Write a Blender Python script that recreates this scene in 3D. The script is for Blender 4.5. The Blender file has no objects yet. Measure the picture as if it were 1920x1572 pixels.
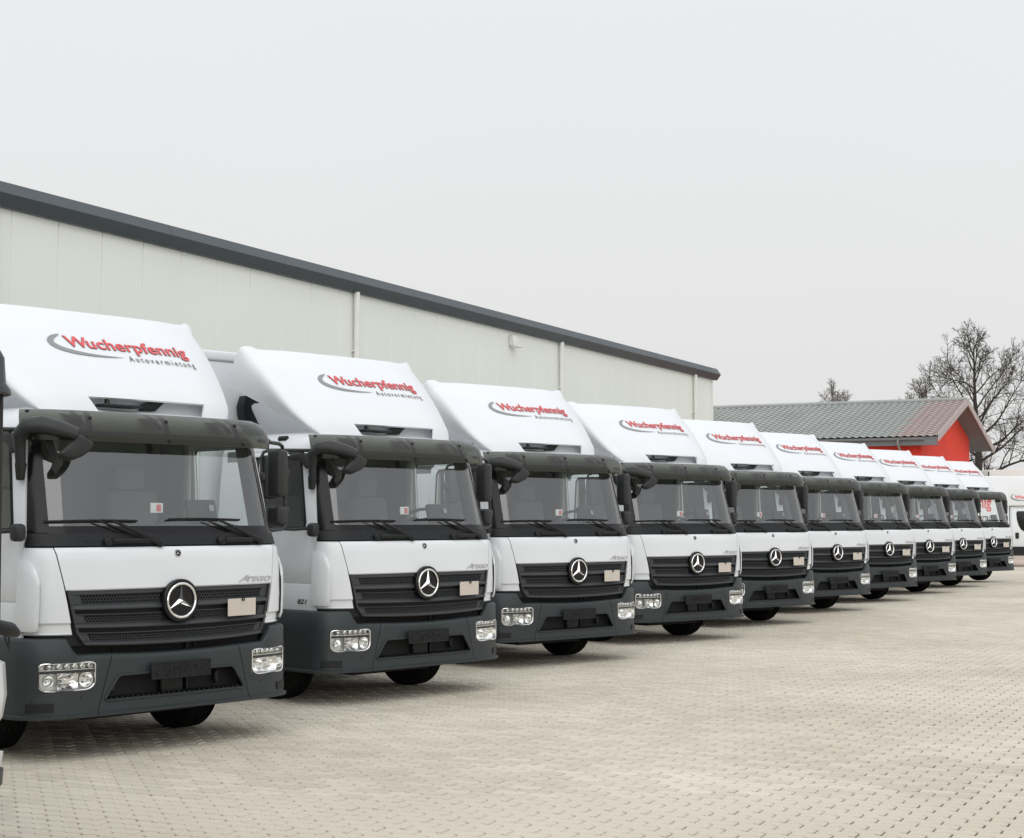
import bpy, bmesh, math, random
from mathutils import Vector, Matrix
R = math.radians
random.seed(7)
scene = bpy.context.scene
col = scene.collection

# ------------------------------------------------------------------ camera, sky, sun, exposure
cam_d = bpy.data.cameras.new('camera'); cam = bpy.data.objects.new('camera', cam_d); col.objects.link(cam)
cam_d.sensor_width = 36.0; cam_d.sensor_fit = 'HORIZONTAL'; cam_d.lens = 2921.4/1920*36.0
cam_d.clip_start = 0.1; cam_d.clip_end = 3000
cam.location = (0, 0, 1.679); cam.rotation_euler = (R(90+3.73), 0, 0)
scene.camera = cam

SUN_EL, SUN_AZ = 38.0, 178.0        # azimuth clockwise from +Y
world = bpy.data.worlds.new('World'); scene.world = world; world.use_nodes = True
wn, wl = world.node_tree.nodes, world.node_tree.links
wn.clear()
wo = wn.new('ShaderNodeOutputWorld'); bg = wn.new('ShaderNodeBackground'); bg.inputs['Strength'].default_value = 0.1
sky = wn.new('ShaderNodeTexSky'); sky.sky_type = 'NISHITA'; sky.sun_disc = False
sky.sun_elevation = R(SUN_EL); sky.sun_rotation = R(SUN_AZ); sky.dust_density = 4; sky.air_density = 1.2
hs = wn.new('ShaderNodeHueSaturation'); hs.inputs['Saturation'].default_value = 0.12; hs.inputs['Value'].default_value = 1.0
tc = wn.new('ShaderNodeTexCoord'); sx = wn.new('ShaderNodeSeparateXYZ')
cr = wn.new('ShaderNodeValToRGB')                    # even cloud layer, a little brighter overhead
cr.color_ramp.elements[0].position = 0.0; cr.color_ramp.elements[0].color = (0.775, 0.77, 0.765, 1)
cr.color_ramp.elements[1].position = 1.0; cr.color_ramp.elements[1].color = (1.25, 1.28, 1.33, 1)
e = cr.color_ramp.elements.new(0.17); e.color = (0.815, 0.822, 0.82, 1)
e = cr.color_ramp.elements.new(0.38); e.color = (0.845, 0.87, 0.915, 1)
nz = wn.new('ShaderNodeTexNoise'); nz.inputs['Scale'].default_value = 2.2; nz.inputs['Detail'].default_value = 3
nzr = wn.new('ShaderNodeMapRange'); nzr.inputs['To Min'].default_value = 9.75; nzr.inputs['To Max'].default_value = 10.25
mulc = wn.new('ShaderNodeVectorMath'); mulc.operation = 'SCALE'
mixw = wn.new('ShaderNodeMix'); mixw.data_type = 'RGBA'; mixw.inputs['Factor'].default_value = 0.965
wl.new(tc.outputs['Generated'], sx.inputs[0]); wl.new(sx.outputs['Z'], cr.inputs['Fac'])
wl.new(tc.outputs['Generated'], nz.inputs['Vector']); wl.new(nz.outputs['Fac'], nzr.inputs['Value'])
wl.new(cr.outputs['Color'], mulc.inputs[0]); wl.new(nzr.outputs['Result'], mulc.inputs['Scale'])
wl.new(sky.outputs['Color'], hs.inputs['Color'])
wl.new(hs.outputs['Color'], mixw.inputs['A']); wl.new(mulc.outputs['Vector'], mixw.inputs['B'])
wl.new(mixw.outputs['Result'], bg.inputs['Color']); wl.new(bg.outputs[0], wo.inputs['Surface'])

sun_d = bpy.data.lights.new('sun', 'SUN'); sun = bpy.data.objects.new('sun', sun_d); col.objects.link(sun)
sun_d.energy = 1.3; sun_d.angle = R(80); sun_d.color = (1.0, 0.97, 0.93)
az, el = R(SUN_AZ), R(SUN_EL)
sdir = Vector((math.sin(az)*math.cos(el), math.cos(az)*math.cos(el), math.sin(el)))
sun.rotation_euler = sdir.to_track_quat('Z', 'Y').to_euler()
vs = scene.view_settings; vs.view_transform = 'Standard'; vs.look = 'None'; vs.exposure = 0.0; vs.gamma = 1.0
vs.use_curve_mapping = False
scene.render.engine = 'CYCLES'
scene.cycles.max_bounces = 10; scene.cycles.diffuse_bounces = 7; scene.cycles.transparent_max_bounces = 16

# ------------------------------------------------------------------ materials
def mat(name, color, rough=0.5, metal=0.0, spec=0.5, noise=None, bump=None, coat=0.0):
    m = bpy.data.materials.new(name); m.use_nodes = True
    n, l = m.node_tree.nodes, m.node_tree.links
    b = n['Principled BSDF']
    b.inputs['Base Color'].default_value = (*color, 1); b.inputs['Roughness'].default_value = rough
    b.inputs['Metallic'].default_value = metal; b.inputs['Specular IOR Level'].default_value = spec
    b.inputs['Coat Weight'].default_value = coat; b.inputs['Coat Roughness'].default_value = 0.08
    t = n.new('ShaderNodeTexCoord')
    if noise:
        sc, amt = noise
        x = n.new('ShaderNodeTexNoise'); x.inputs['Scale'].default_value = sc; x.inputs['Detail'].default_value = 5
        l.new(t.outputs['Object'], x.inputs['Vector'])
        r = n.new('ShaderNodeMapRange'); r.inputs['From Min'].default_value = 0.3; r.inputs['From Max'].default_value = 0.7
        r.inputs['To Min'].default_value = 1-amt; r.inputs['To Max'].default_value = 1+amt*0.6
        l.new(x.outputs['Fac'], r.inputs['Value'])
        v = n.new('ShaderNodeVectorMath'); v.operation = 'SCALE'; v.inputs[0].default_value = color
        l.new(r.outputs['Result'], v.inputs['Scale']); l.new(v.outputs['Vector'], b.inputs['Base Color'])
        r2 = n.new('ShaderNodeMapRange'); r2.inputs['To Min'].default_value = max(0.02, rough-0.08); r2.inputs['To Max'].default_value = min(1, rough+0.12)
        l.new(x.outputs['Fac'], r2.inputs['Value']); l.new(r2.outputs['Result'], b.inputs['Roughness'])
    if bump:
        sc, st = bump
        x = n.new('ShaderNodeTexNoise'); x.inputs['Scale'].default_value = sc; x.inputs['Detail'].default_value = 3
        l.new(t.outputs['Object'], x.inputs['Vector'])
        p = n.new('ShaderNodeBump'); p.inputs['Strength'].default_value = st; p.inputs['Distance'].default_value = 0.01
        l.new(x.outputs['Fac'], p.inputs['Height']); l.new(p.outputs['Normal'], b.inputs['Normal'])
    return m

def glass(name, tint, refl=0.06, rough=0.0, film=0.0, filmcol=(0.3, 0.32, 0.3)):
    m = bpy.data.materials.new(name); m.use_nodes = True
    n, l = m.node_tree.nodes, m.node_tree.links; n.clear()
    o = n.new('ShaderNodeOutputMaterial'); tr = n.new('ShaderNodeBsdfTransparent'); tr.inputs[0].default_value = (*tint, 1)
    g = n.new('ShaderNodeBsdfGlossy'); g.inputs['Roughness'].default_value = rough; g.inputs['Color'].default_value = (0.9, 0.9, 0.9, 1)
    lw = n.new('ShaderNodeLayerWeight'); lw.inputs['Blend'].default_value = 0.5
    pw = n.new('ShaderNodeMath'); pw.operation = 'POWER'; pw.inputs[1].default_value = 4.0
    l.new(lw.outputs['Facing'], pw.inputs[0])
    mr = n.new('ShaderNodeMapRange'); mr.inputs['To Min'].default_value = refl; mr.inputs['To Max'].default_value = 0.9
    l.new(pw.outputs[0], mr.inputs['Value'])
    mx = n.new('ShaderNodeMixShader'); l.new(mr.outputs['Result'], mx.inputs[0]); l.new(tr.outputs[0], mx.inputs[1]); l.new(g.outputs[0], mx.inputs[2])
    last = mx
    if film > 0:
        d = n.new('ShaderNodeBsdfDiffuse'); d.inputs[0].default_value = (*filmcol, 1)
        m2 = n.new('ShaderNodeMixShader'); m2.inputs[0].default_value = film
        l.new(mx.outputs[0], m2.inputs[1]); l.new(d.outputs[0], m2.inputs[2]); last = m2
    l.new(last.outputs[0], o.inputs[0])
    return m

M = dict(
    white=mat('white_paint', (0.695, 0.72, 0.74), 0.32, noise=(1.3, 0.025), coat=0.4),
    white2=mat('white_box_panel', (0.74, 0.76, 0.78), 0.42, noise=(0.8, 0.03)),
    dark=mat('dark_grey_plastic', (0.023, 0.030, 0.032), 0.48, noise=(3, 0.12), bump=(240, 0.12)),
    grille=mat('grille_plastic', (0.030, 0.033, 0.036), 0.45, noise=(6, 0.1)),
    black=mat('black_plastic', (0.010, 0.011, 0.012), 0.45, spec=0.3, noise=(5, 0.15)),
    gloss=mat('black_gloss', (0.008, 0.008, 0.009), 0.2, spec=0.3),
    void=mat('dark_underbody', (0.008, 0.008, 0.009), 0.8),
    mirror_black=mat('mirror_shell_plastic', (0.024, 0.025, 0.026), 0.45, spec=0.35, noise=(4, 0.1), bump=(300, 0.1)),
    chrome=mat('chrome', (0.86, 0.86, 0.87), 0.08, metal=1.0),
    satin=mat('satin_chrome', (0.55, 0.55, 0.56), 0.28, metal=1.0),
    reflector=mat('lamp_reflector', (0.88, 0.88, 0.87), 0.14, metal=1.0),
    lampback=mat('lamp_housing', (0.74, 0.74, 0.72), 0.3, metal=0.6),
    lens=glass('lamp_lens', (0.97, 0.98, 0.98), 0.05),
    windscreen=glass('windscreen_glass', (0.93, 0.975, 0.945), 0.165),
    sideglass=glass('side_window_glass', (0.95, 0.98, 0.96), 0.05),
    visor=glass('smoked_acrylic', (0.42, 0.43, 0.38), 0.06, rough=0.05, film=0.26, filmcol=(0.055, 0.056, 0.048)),
    beige=mat('blank_beige_plate', (0.57, 0.515, 0.455), 0.5, noise=(8, 0.03)),
    tyre=mat('tyre_rubber', (0.007, 0.007, 0.007), 0.85, spec=0.2, bump=(90, 0.3)),
    rim=mat('steel_rim', (0.35, 0.36, 0.37), 0.45, metal=0.6),
    interior=mat('cab_trim', (0.105, 0.115, 0.105), 0.8, noise=(4, 0.1)),
    interior_light=mat('cab_pillar_trim', (0.42, 0.43, 0.40), 0.8),
    dash=mat('dashboard_plastic', (0.075, 0.078, 0.075), 0.7, bump=(150, 0.1)),
    seat=mat('seat_cloth', (0.13, 0.135, 0.13), 0.95),
    red=mat('red_print', (0.70, 0.085, 0.09), 0.45),
    outline=mat('grey_outline_print', (0.16, 0.12, 0.12), 0.5),
    grey=mat('grey_print', (0.24, 0.25, 0.26), 0.5),
    blackprint=mat('black_print', (0.02, 0.02, 0.022), 0.5),
    sticker=mat('white_sticker', (0.75, 0.76, 0.76), 0.5),
    bracket=mat('visor_bracket', (0.03, 0.03, 0.03), 0.5),
    sandwich=mat('sandwich_panel', (0.735, 0.755, 0.705), 0.5, noise=(0.5, 0.02)),
    zinc=mat('grey_zinc_gutter', (0.24, 0.245, 0.24), 0.45, noise=(3, 0.1)),
    pipe=mat('pale_zinc_pipe', (0.72, 0.72, 0.68), 0.4, noise=(3, 0.05)),
    fascia=mat('anthracite_sheet', (0.040, 0.051, 0.058), 0.42, noise=(2, 0.06)),
    redwall=mat('red_render_wall', (0.72, 0.048, 0.026), 0.85, noise=(0.9, 0.10), bump=(25, 0.15)),
    gatedark=mat('dark_grey_gate', (0.035, 0.042, 0.042), 0.6),
    tile=mat('grey_green_roof_tile', (0.31, 0.325, 0.31), 0.55, noise=(0.7, 0.12)),
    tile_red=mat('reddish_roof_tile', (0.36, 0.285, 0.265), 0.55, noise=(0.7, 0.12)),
    barge=mat('weathered_barge_board', (0.43, 0.36, 0.35), 0.6, noise=(3, 0.15)),
    soffit=mat('grey_soffit', (0.16, 0.165, 0.17), 0.7, noise=(3, 0.1)),
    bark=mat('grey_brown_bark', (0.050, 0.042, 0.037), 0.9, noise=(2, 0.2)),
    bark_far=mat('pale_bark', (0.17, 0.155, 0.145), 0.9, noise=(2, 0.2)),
    greenglass=glass('green_tinted_glass', (0.35, 0.55, 0.48), 0.12),
    rubber=mat('rubber_seal', (0.012, 0.012, 0.012), 0.6),
    cream=mat('cream_white_panel', (0.74, 0.72, 0.69), 0.45, noise=(0.8, 0.03)),
)
def paver_mat(name, brick):
    m = bpy.data.materials.new(name); m.use_nodes = True
    n, l = m.node_tree.nodes, m.node_tree.links; b = n['Principled BSDF']; b.inputs['Roughness'].default_value = 0.85
    b.inputs['Specular IOR Level'].default_value = 0.25
    g = n.new('ShaderNodeNewGeometry')
    n1 = n.new('ShaderNodeTexNoise'); n1.inputs['Scale'].default_value = 0.28; n1.inputs['Detail'].default_value = 4
    n2 = n.new('ShaderNodeTexNoise'); n2.inputs['Scale'].default_value = 60; n2.inputs['Detail'].default_value = 6
    l.new(g.outputs['Position'], n1.inputs['Vector']); l.new(g.outputs['Position'], n2.inputs['Vector'])
    cr = n.new('ShaderNodeValToRGB')
    cr.color_ramp.elements[0].position = 0.33; cr.color_ramp.elements[0].color = (0.500, 0.452, 0.366, 1)
    cr.color_ramp.elements[1].position = 0.62; cr.color_ramp.elements[1].color = (0.600, 0.552, 0.462, 1)
    l.new(n1.outputs['Fac'], cr.inputs['Fac'])
    mul = n.new('ShaderNodeMath'); mul.operation = 'MULTIPLY_ADD'; mul.inputs[1].default_value = 0.22; mul.inputs[2].default_value = 0.89
    l.new(n2.outputs['Fac'], mul.inputs[0])
    v = n.new('ShaderNodeVectorMath'); v.operation = 'SCALE'; l.new(cr.outputs['Color'], v.inputs[0]); l.new(mul.outputs[0], v.inputs['Scale'])
    src = v.outputs['Vector']
    if not brick:
        ri = n.new('ShaderNodeMath'); ri.operation = 'MULTIPLY_ADD'; ri.inputs[1].default_value = 0.17; ri.inputs[2].default_value = 0.915
        l.new(g.outputs['Random Per Island'], ri.inputs[0])
        v2 = n.new('ShaderNodeVectorMath'); v2.operation = 'SCALE'; l.new(src, v2.inputs[0]); l.new(ri.outputs[0], v2.inputs['Scale']); src = v2.outputs['Vector']
    else:
        v2 = n.new('ShaderNodeVectorMath'); v2.operation = 'SCALE'; l.new(src, v2.inputs[0]); v2.inputs['Scale'].default_value = 0.93; src = v2.outputs['Vector']
    l.new(src, b.inputs['Base Color'])
    p = n.new('ShaderNodeBump'); p.inputs['Strength'].default_value = 0.25; p.inputs['Distance'].default_value = 0.004
    l.new(n2.outputs['Fac'], p.inputs['Height']); l.new(p.outputs['Normal'], b.inputs['Normal'])
    return m
M['paver'] = paver_mat('concrete_paver', False)
M['yard'] = paver_mat('paved_ground', True)
M['joint'] = mat('joint_sand', (0.055, 0.045, 0.030), 0.95, noise=(9, 0.4))

# ------------------------------------------------------------------ mesh helpers
class MB:
    def __init__(s): s.v = []; s.f = []
    def add(s, v, f):
        o = len(s.v); s.v += [tuple(p) for p in v]; s.f += [tuple(i+o for i in q) for q in f]; return s
    def box(s, c, d, bev=0.0, rot=None, seg=1):
        bm = bmesh.new(); bmesh.ops.create_cube(bm, size=1)
        bmesh.ops.scale(bm, vec=d, verts=bm.verts)
        if bev > 0: bmesh.ops.bevel(bm, geom=bm.edges[:], offset=bev, segments=seg, affect='EDGES', profile=0.5)
        if rot is not None: bmesh.ops.rotate(bm, cent=(0, 0, 0), matrix=rot, verts=bm.verts)
        bmesh.ops.translate(bm, vec=c, verts=bm.verts)
        bm.verts.index_update()
        s.add([v.co[:] for v in bm.verts], [[v.index for v in f.verts] for f in bm.faces]); bm.free(); return s
    def tube(s, pts, rad, n=8, flat=1.0, up=None):
        pts = [Vector(p) for p in pts]; k = len(pts)
        rr = rad if isinstance(rad, (list, tuple)) else [rad]*k
        vs, fs = [], []; prev = None
        for i, p in enumerate(pts):
            t = (pts[min(i+1, k-1)]-pts[max(i-1, 0)]).normalized()
            if prev is None:
                a = Vector(up) if up else (Vector((0, 0, 1)) if abs(t.z) < 0.9 else Vector((1, 0, 0)))
            else: a = prev
            a = (a-t*a.dot(t)).normalized(); prev = a; b = t.cross(a)
            for j in range(n):
                an = 2*math.pi*j/n; vs.append(p+a*math.cos(an)*rr[i]+b*math.sin(an)*rr[i]*flat)
        for i in range(k-1):
            for j in range(n): fs.append((i*n+j, i*n+(j+1) % n, (i+1)*n+(j+1) % n, (i+1)*n+j))
        fs.append(tuple(range(n-1, -1, -1))); fs.append(tuple((k-1)*n+j for j in range(n)))
        return s.add(vs, fs)
    def lathe(s, c, axis, prof, n=24, closed=False):
        ax = Vector(axis).normalized(); u = ax.orthogonal().normalized()
        if abs(ax.z) < 0.9:
            u = Vector((0, 0, 1)); u = (u-ax*u.dot(ax)).normalized()
        w = ax.cross(u); c = Vector(c); vs, fs = [], []
        for r, h in prof:
            for j in range(n):
                an = 2*math.pi*j/n; vs.append(c+ax*h+(u*math.cos(an)+w*math.sin(an))*r)
        k = len(prof)
        for i in range(k-1 if not closed else k):
            i2 = (i+1) % k
            for j in range(n): fs.append((i*n+j, i2*n+j, i2*n+(j+1) % n, i*n+(j+1) % n))
        return s.add(vs, fs)
    def prism(s, poly, off, bev=0.0):
        """polygon (list of 3D points, planar) extruded by vector off"""
        bm = bmesh.new(); vs = [bm.verts.new(p) for p in poly]; f = bm.faces.new(vs)
        r = bmesh.ops.extrude_face_region(bm, geom=[f]); ev = [g for g in r['geom'] if isinstance(g, bmesh.types.BMVert)]
        bmesh.ops.translate(bm, vec=off, verts=ev); bmesh.ops.recalc_face_normals(bm, faces=bm.faces[:])
        if bev: bmesh.ops.bevel(bm, geom=bm.edges[:], offset=bev, segments=2, affect='EDGES', profile=0.5)
        bm.verts.index_update()
        s.add([v.co[:] for v in bm.verts], [[v.index for v in f.verts] for f in bm.faces]); bm.free(); return s
    def sheet(s, P, thick=0.0, skip=None):
        ni, nj = len(P), len(P[0]); bm = bmesh.new()
        V = [[bm.verts.new(p) for p in row] for row in P]
        for i in range(ni-1):
            for j in range(nj-1):
                if skip and skip(i, j): continue
                try: bm.faces.new((V[i][j], V[i][j+1], V[i+1][j+1], V[i+1][j]))
                except ValueError: pass
        for v in [v for v in bm.verts if not v.link_faces]: bm.verts.remove(v)
        if thick:
            bm.normal_update(); bm.verts.index_update(); fs = bm.faces[:]
            bd = [(l.edge.verts[0], l.edge.verts[1], l.vert) for f in fs for l in f.loops if len(l.edge.link_faces) == 1]
            nv = {v: bm.verts.new(v.co-v.normal*thick) for v in bm.verts[:]}
            for f in fs: bm.faces.new([nv[v] for v in reversed(f.verts[:])])
            for a, b, st in bd:
                if a is not st: a, b = b, a
                bm.faces.new((b, a, nv[a], nv[b]))
        bm.verts.index_update()
        s.add([v.co[:] for v in bm.verts], [[v.index for v in f.verts] for f in bm.faces]); bm.free(); return s
    def build(s, name, m, parent=None, smooth=38, label=None, stuff=False):
        me = bpy.data.meshes.new(name); me.from_pydata(s.v, [], s.f); me.validate(); me.update()
        if smooth:
            for p in me.polygons: p.use_smooth = True
            me.set_sharp_from_angle(angle=R(smooth))
        me.materials.append(m)
        o = bpy.data.objects.new(name, me); col.objects.link(o)
        if parent is not None: o.parent = parent
        if label: o['label'] = label
        if stuff: o['kind'] = 'stuff'
        return o

def empty(name, loc=(0, 0, 0), rz=0.0):
    o = bpy.data.objects.new(name, None); col.objects.link(o); o.location = loc; o.rotation_euler = (0, 0, rz)
    o.empty_display_size = 0.3; return o
def tag(o, label, cat, group=None):
    o['label'] = label; o['category'] = cat
    if group: o['group'] = group
    return o
def copy_tree(o, parent=None):
    c = o.copy(); col.objects.link(c)
    if parent is not None: c.parent = parent
    for ch in list(o.children): copy_tree(ch, c)
    return c
def lerp(a, b, t): return a+(b-a)*t
def itp(tab, z):
    if z <= tab[0][0]: return tab[0][1]
    for (z0, a), (z1, b) in zip(tab, tab[1:]):
        if z <= z1: return lerp(a, b, (z-z0)/(z1-z0))
    return tab[-1][1]
def sst(x): x = max(0, min(1, x)); return x*x*(3-2*x)
def text_geo(s, bold=0.0, shear=0.0, space=1.0, extrude=0.0):
    c = bpy.data.curves.new('lettering_curve', 'FONT'); c.body = s; c.offset = bold; c.shear = shear; c.space_character = space
    c.resolution_u = 3; c.extrude = extrude
    o = bpy.data.objects.new('lettering_curve', c); col.objects.link(o)
    dg = bpy.context.evaluated_depsgraph_get(); me = bpy.data.meshes.new_from_object(o.evaluated_get(dg))
    v = [tuple(p.co) for p in me.vertices]; f = [tuple(p.vertices) for p in me.polygons]
    bpy.data.objects.remove(o); bpy.data.curves.remove(c); bpy.data.meshes.remove(me)
    return v, f
def text_map(s, fn, w=None, h=None, **k):
    """text scaled to width w and em size h, mapped by fn(x, y, depth)"""
    v, f = text_geo(s, **k); x0 = min(p[0] for p in v); x1 = max(p[0] for p in v)
    sx = w/(x1-x0) if w else h
    sy = h if h else sx
    return [fn((p[0]-x0)*sx, p[1]*sy, p[2]) for p in v], f

# ------------------------------------------------------------------ ground: paved yard
HA = R(26.6); dH = Vector((math.sin(HA), math.cos(HA), 0)); pH = Vector((-math.cos(HA), math.sin(HA), 0))
g = MB(); g.add([(-700, -300, -0.03), (900, -300, -0.03), (900, 1500, -0.03), (-700, 1500, -0.03)], [(0, 1, 2, 3)])
yard = g.build('paved_yard', M['yard'], smooth=0); yard['kind'] = 'structure'; yard['label'] = 'pale beige yard of interlocking concrete paving blocks'
PL, PW, AMP = 0.225, 0.1112, 0.010
def zig(x):
    t = (x/(PL/2)) % 1.0
    return AMP*(t/0.66*2-1 if t < 0.66 else 1-(t-0.66)/0.34*2)
XS = [0, 0.66*PL/2, PL/2, PL/2+0.66*PL/2, PL]
def paver_outline(inset):
    a, b = 0.0040+inset, 0.0054+inset
    bot = [(min(max(x, b), PL-b), zig(x if x < PL else PL-1e-6 if False else x)+a) for x in XS]
    top = [(min(max(x, b), PL-b), PW+zig(x)-a) for x in XS]
    return bot+top[::-1]
O_top, O_bot = paver_outline(0.0042), paver_outline(0.0)
def paver_geo():
    v = [(x, y, 0.0) for x, y in O_top]+[(x, y, -0.006) for x, y in O_bot]+[(x, y, -0.026) for x, y in O_bot]
    n = len(O_top); f = [tuple(range(n))]
    f += [(i+n, (i+1) % n+n, (i+1) % n, i) for i in range(n)]+[(i+2*n, (i+1) % n+2*n, (i+1) % n+n, i+n) for i in range(n)]
    return v, f
pv, pf = paver_geo()
PM = MB().add([(x, y, z) for x, y, z in pv], pf)
half_tan = 960/2921.4
slots = []
for r in range(20, 560):
    for c in range(-170, 190):
        u = c*PL+(PL/2 if r % 2 else 0); w = r*PW
        p = (-pH)*u+dH*w                      # -pH points right/near, dH away
        if not (6.6 < p.y < 43): continue
        if abs(p.x) > half_tan*p.y*1.0+2.2: continue
        if p.y > 28 and p.x < 4-(43-p.y)*0.5: continue
        slots.append((p.y, p))
slots.sort(key=lambda t: t[0])
vis = [s for s in slots if s[0] > 8.25 and abs(s[1].x) < half_tan*s[0]-0.1]
near = set(id(s) for s in vis[:300])
rz_p = math.atan2(-pH.y, -pH.x)
rng = random.Random(3)
pm_mesh = None; stuff = MB()
cz, sz = math.cos(rz_p), math.sin(rz_p)
top_f = [tuple(f) for f in pf]
for s in slots:
    y, p = s
    dz = rng.uniform(-0.0022, 0.0016); tx = rng.uniform(-0.006, 0.006); ty = rng.uniform(-0.008, 0.008); rr = rng.uniform(-0.008, 0.008)
    if id(s) in near:
        if pm_mesh is None:
            o = PM.build('paver', M['paver'], yard, smooth=0); pm_mesh = o.data
        else:
            o = bpy.data.objects.new('paver', pm_mesh); col.objects.link(o); o.parent = yard
        o.location = (p.x, p.y, dz); o.rotation_euler = (tx, ty, rz_p+rr)
    else:
        n = len(O_top)*2 if y > 13 else len(pv)
        c2, s2 = math.cos(rz_p+rr), math.sin(rz_p+rr)
        vv = [(p.x+a*c2-b*s2, p.y+a*s2+b*c2, z+dz+b*tx-a*ty) for a, b, z in pv[:n]]
        stuff.add(vv, pf if n == len(pv) else pf[:1+len(O_top)])
stuff.build('paver_field', M['paver'], yard, smooth=0, stuff=True)
ys = [6.6, 13, 28, 43.2]
jb = MB()
jl = [(-half_tan*6.6-2.2, 6.6), (half_tan*6.6+2.2, 6.6), (half_tan*43+2.2, 43.0), (4, 43.0), (-3.5, 28), (-half_tan*28-2.2, 28)]
jb.add([(x, y, -0.0085) for x, y in jl], [tuple(range(len(jl)))])
jb.build('joint_sand', M['joint'], yard, smooth=0, stuff=True)

# ------------------------------------------------------------------ hall
H0 = Vector((-7.66, 23.6, 0))
def hp(d, out=0.0, z=0.0):
    q = H0+dH*d+(-pH)*out; return Vector((q.x, q.y, z))
rzH = math.atan2(dH.y, dH.x)
rotH = Matrix.Rotation(rzH, 3, 'Z')
hall = tag(empty('warehouse_hall', hp(0, 0, 0)), 'long pale metal-clad hall with dark roof edge behind the trucks', 'building')
def hbuild(mb, name, m, parent=hall, **k):
    o = mb.build(name, m, None, **k); o.parent = parent
    P = parent
    inv = Matrix.Translation(-hall.location) if parent == hall else Matrix.Identity(4)
    if parent == hall: o.data.transform(inv)
    else: o.data.transform(Matrix.Translation(-hall.location))
    return o
D0, D1, PIT = -14.28, 32.15, 1.02
k = 0; d = D0
while d < D1-0.05:
    d2 = min(d+PIT, D1); cx = (d+d2)/2
    b = MB().box(hp(cx, -0.05+random.uniform(-0.0015, 0.0015), 3.24), (d2-d-0.005, 0.1, 6.48), bev=0.006, rot=rotH)
    hbuild(b, 'wall_panel', M['sandwich']); d = d2
b = MB().box(hp((D0+D1)/2, -0.13, 3.2), (D1-D0-0.02, 0.05, 6.4), rot=rotH); hbuild(b, 'wall_frame', M['soffit'])
# end and back walls, roof
e1, e2 = hp(D1-0.05, -0.12), hp(D1-0.05, -14)
c = (e1+e2)/2; b = MB().box((c.x, c.y, 3.2), (0.1, 13.8, 6.4), rot=rotH); hbuild(b, 'end_wall', M['sandwich'])
b = MB(); b.add([hp(D0, -0.05, 6.62), hp(D1+0.1, -0.05, 6.62), hp(D1+0.1, -14, 7.3), hp(D0, -14, 7.3)], [(0, 1, 2, 3)])
hbuild(b, 'roof', M['fascia'], smooth=0)
b = MB().box(hp(D1+0.0, 0.012, 3.24), (0.12, 0.03, 6.44), bev=0.004, rot=rotH); hbuild(b, 'corner_trim', M['pipe'])
prof = [(0.0, 6.415), (0.10, 6.415), (0.235, 6.60), (0.10, 6.80), (-0.12, 6.84), (-0.12, 6.5)]
seg = D0
while seg < D1+0.2:
    s2 = min(seg+5.95, D1+0.28)
    P = []
    b = MB()
    va = [hp(seg+0.004, o, z) for o, z in prof]; vb = [hp(s2-0.004, o, z) for o, z in prof]
    n = len(prof); b.add(va+vb, [(i, i+n, (i+1) % n+n, (i+1) % n) for i in range(n)]+[tuple(range(n)), tuple(range(2*n-1, n-1, -1))])
    hbuild(b, 'roof_edge_trim', M['fascia'], smooth=0); seg = s2
for dd in (-0.45-10.1, -0.42, 9.72, 19.9, 30.3):
    b = MB().tube([hp(dd, 0.085, 0.05), hp(dd, 0.085, 6.43)], 0.062, 14)
    for z in (1.2, 3.2, 5.2): b.box(hp(dd, 0.045, z), (0.16, 0.10, 0.03), bev=0.004, rot=rotH)
    hbuild(b, 'downpipe', M['pipe'])
b = MB().box(hp(17.05, 0.07, 6.17), (0.26, 0.14, 0.27), bev=0.02, rot=rotH)
b.box(hp(17.10, 0.15, 6.02), (0.30, 0.22, 0.025), bev=0.006, rot=rotH)
wl_ = hbuild(b, 'wall_lamp', M['pipe'])

# ------------------------------------------------------------------ red gabled building
G0 = Vector((16.94, 62.0, 5.04)); GL = 26.0; RUN = 6.46; RISE = 1.86
redb = tag(empty('gabled_building', (G0.x, G0.y, 0)), 'red rendered building with a grey tiled gable roof behind the far trucks', 'building')
def gp(a, c, z):           # a along the ridge to the left, c towards the back (gable width)
    q = G0+pH*a+dH*c; return Vector((q.x, q.y, z))
def gbuild(mb, name, m, parent=redb, **k):
    o = mb.build(name, m, parent, **k); o.data.transform(Matrix.Translation(-redb.location)); return o
rzG = math.atan2(pH.y, pH.x); rotG = Matrix.Rotation(rzG, 3, 'Z')
ov, eo = 0.75, 0.55            # gable overhang, eave overhang
def roofz(c): return G0.z+RISE*(1-abs(c-RUN)/RUN)
# gable end wall (pentagon prism)
poly = [gp(ov, eo, 0), gp(ov, 2*RUN-1.9, 0), gp(ov, 2*RUN-1.9, roofz(2*RUN-1.9)-0.14), gp(ov, RUN, G0.z+RISE-0.14), gp(ov, eo, roofz(eo)-0.14)]
b = MB().prism(poly, pH*0.25); gbuild(b, 'gable_wall', M['redwall'], smooth=0)
c = gp(ov+0.25+1.15, eo+0.12, 2.45); b = MB().box(c, (2.3, 0.24, 4.9), rot=rotG); gbuild(b, 'side_wall', M['redwall'], smooth=0)
c = gp(ov+0.25+2.3+9, eo+0.16, 2.45); b = MB().box(c, (18, 0.22, 4.9), rot=rotG); gw = gbuild(b, 'side_wall', M['soffit'], smooth=0, label='grey long side wall left of the red part')
c = gp(ov+0.25+2.3+1.3, eo+0.02, 2.2); b = MB().box(c, (2.4, 0.06, 4.3), bev=0.02, rot=rotG); gbuild(b, 'gate', M['gatedark'])
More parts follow.
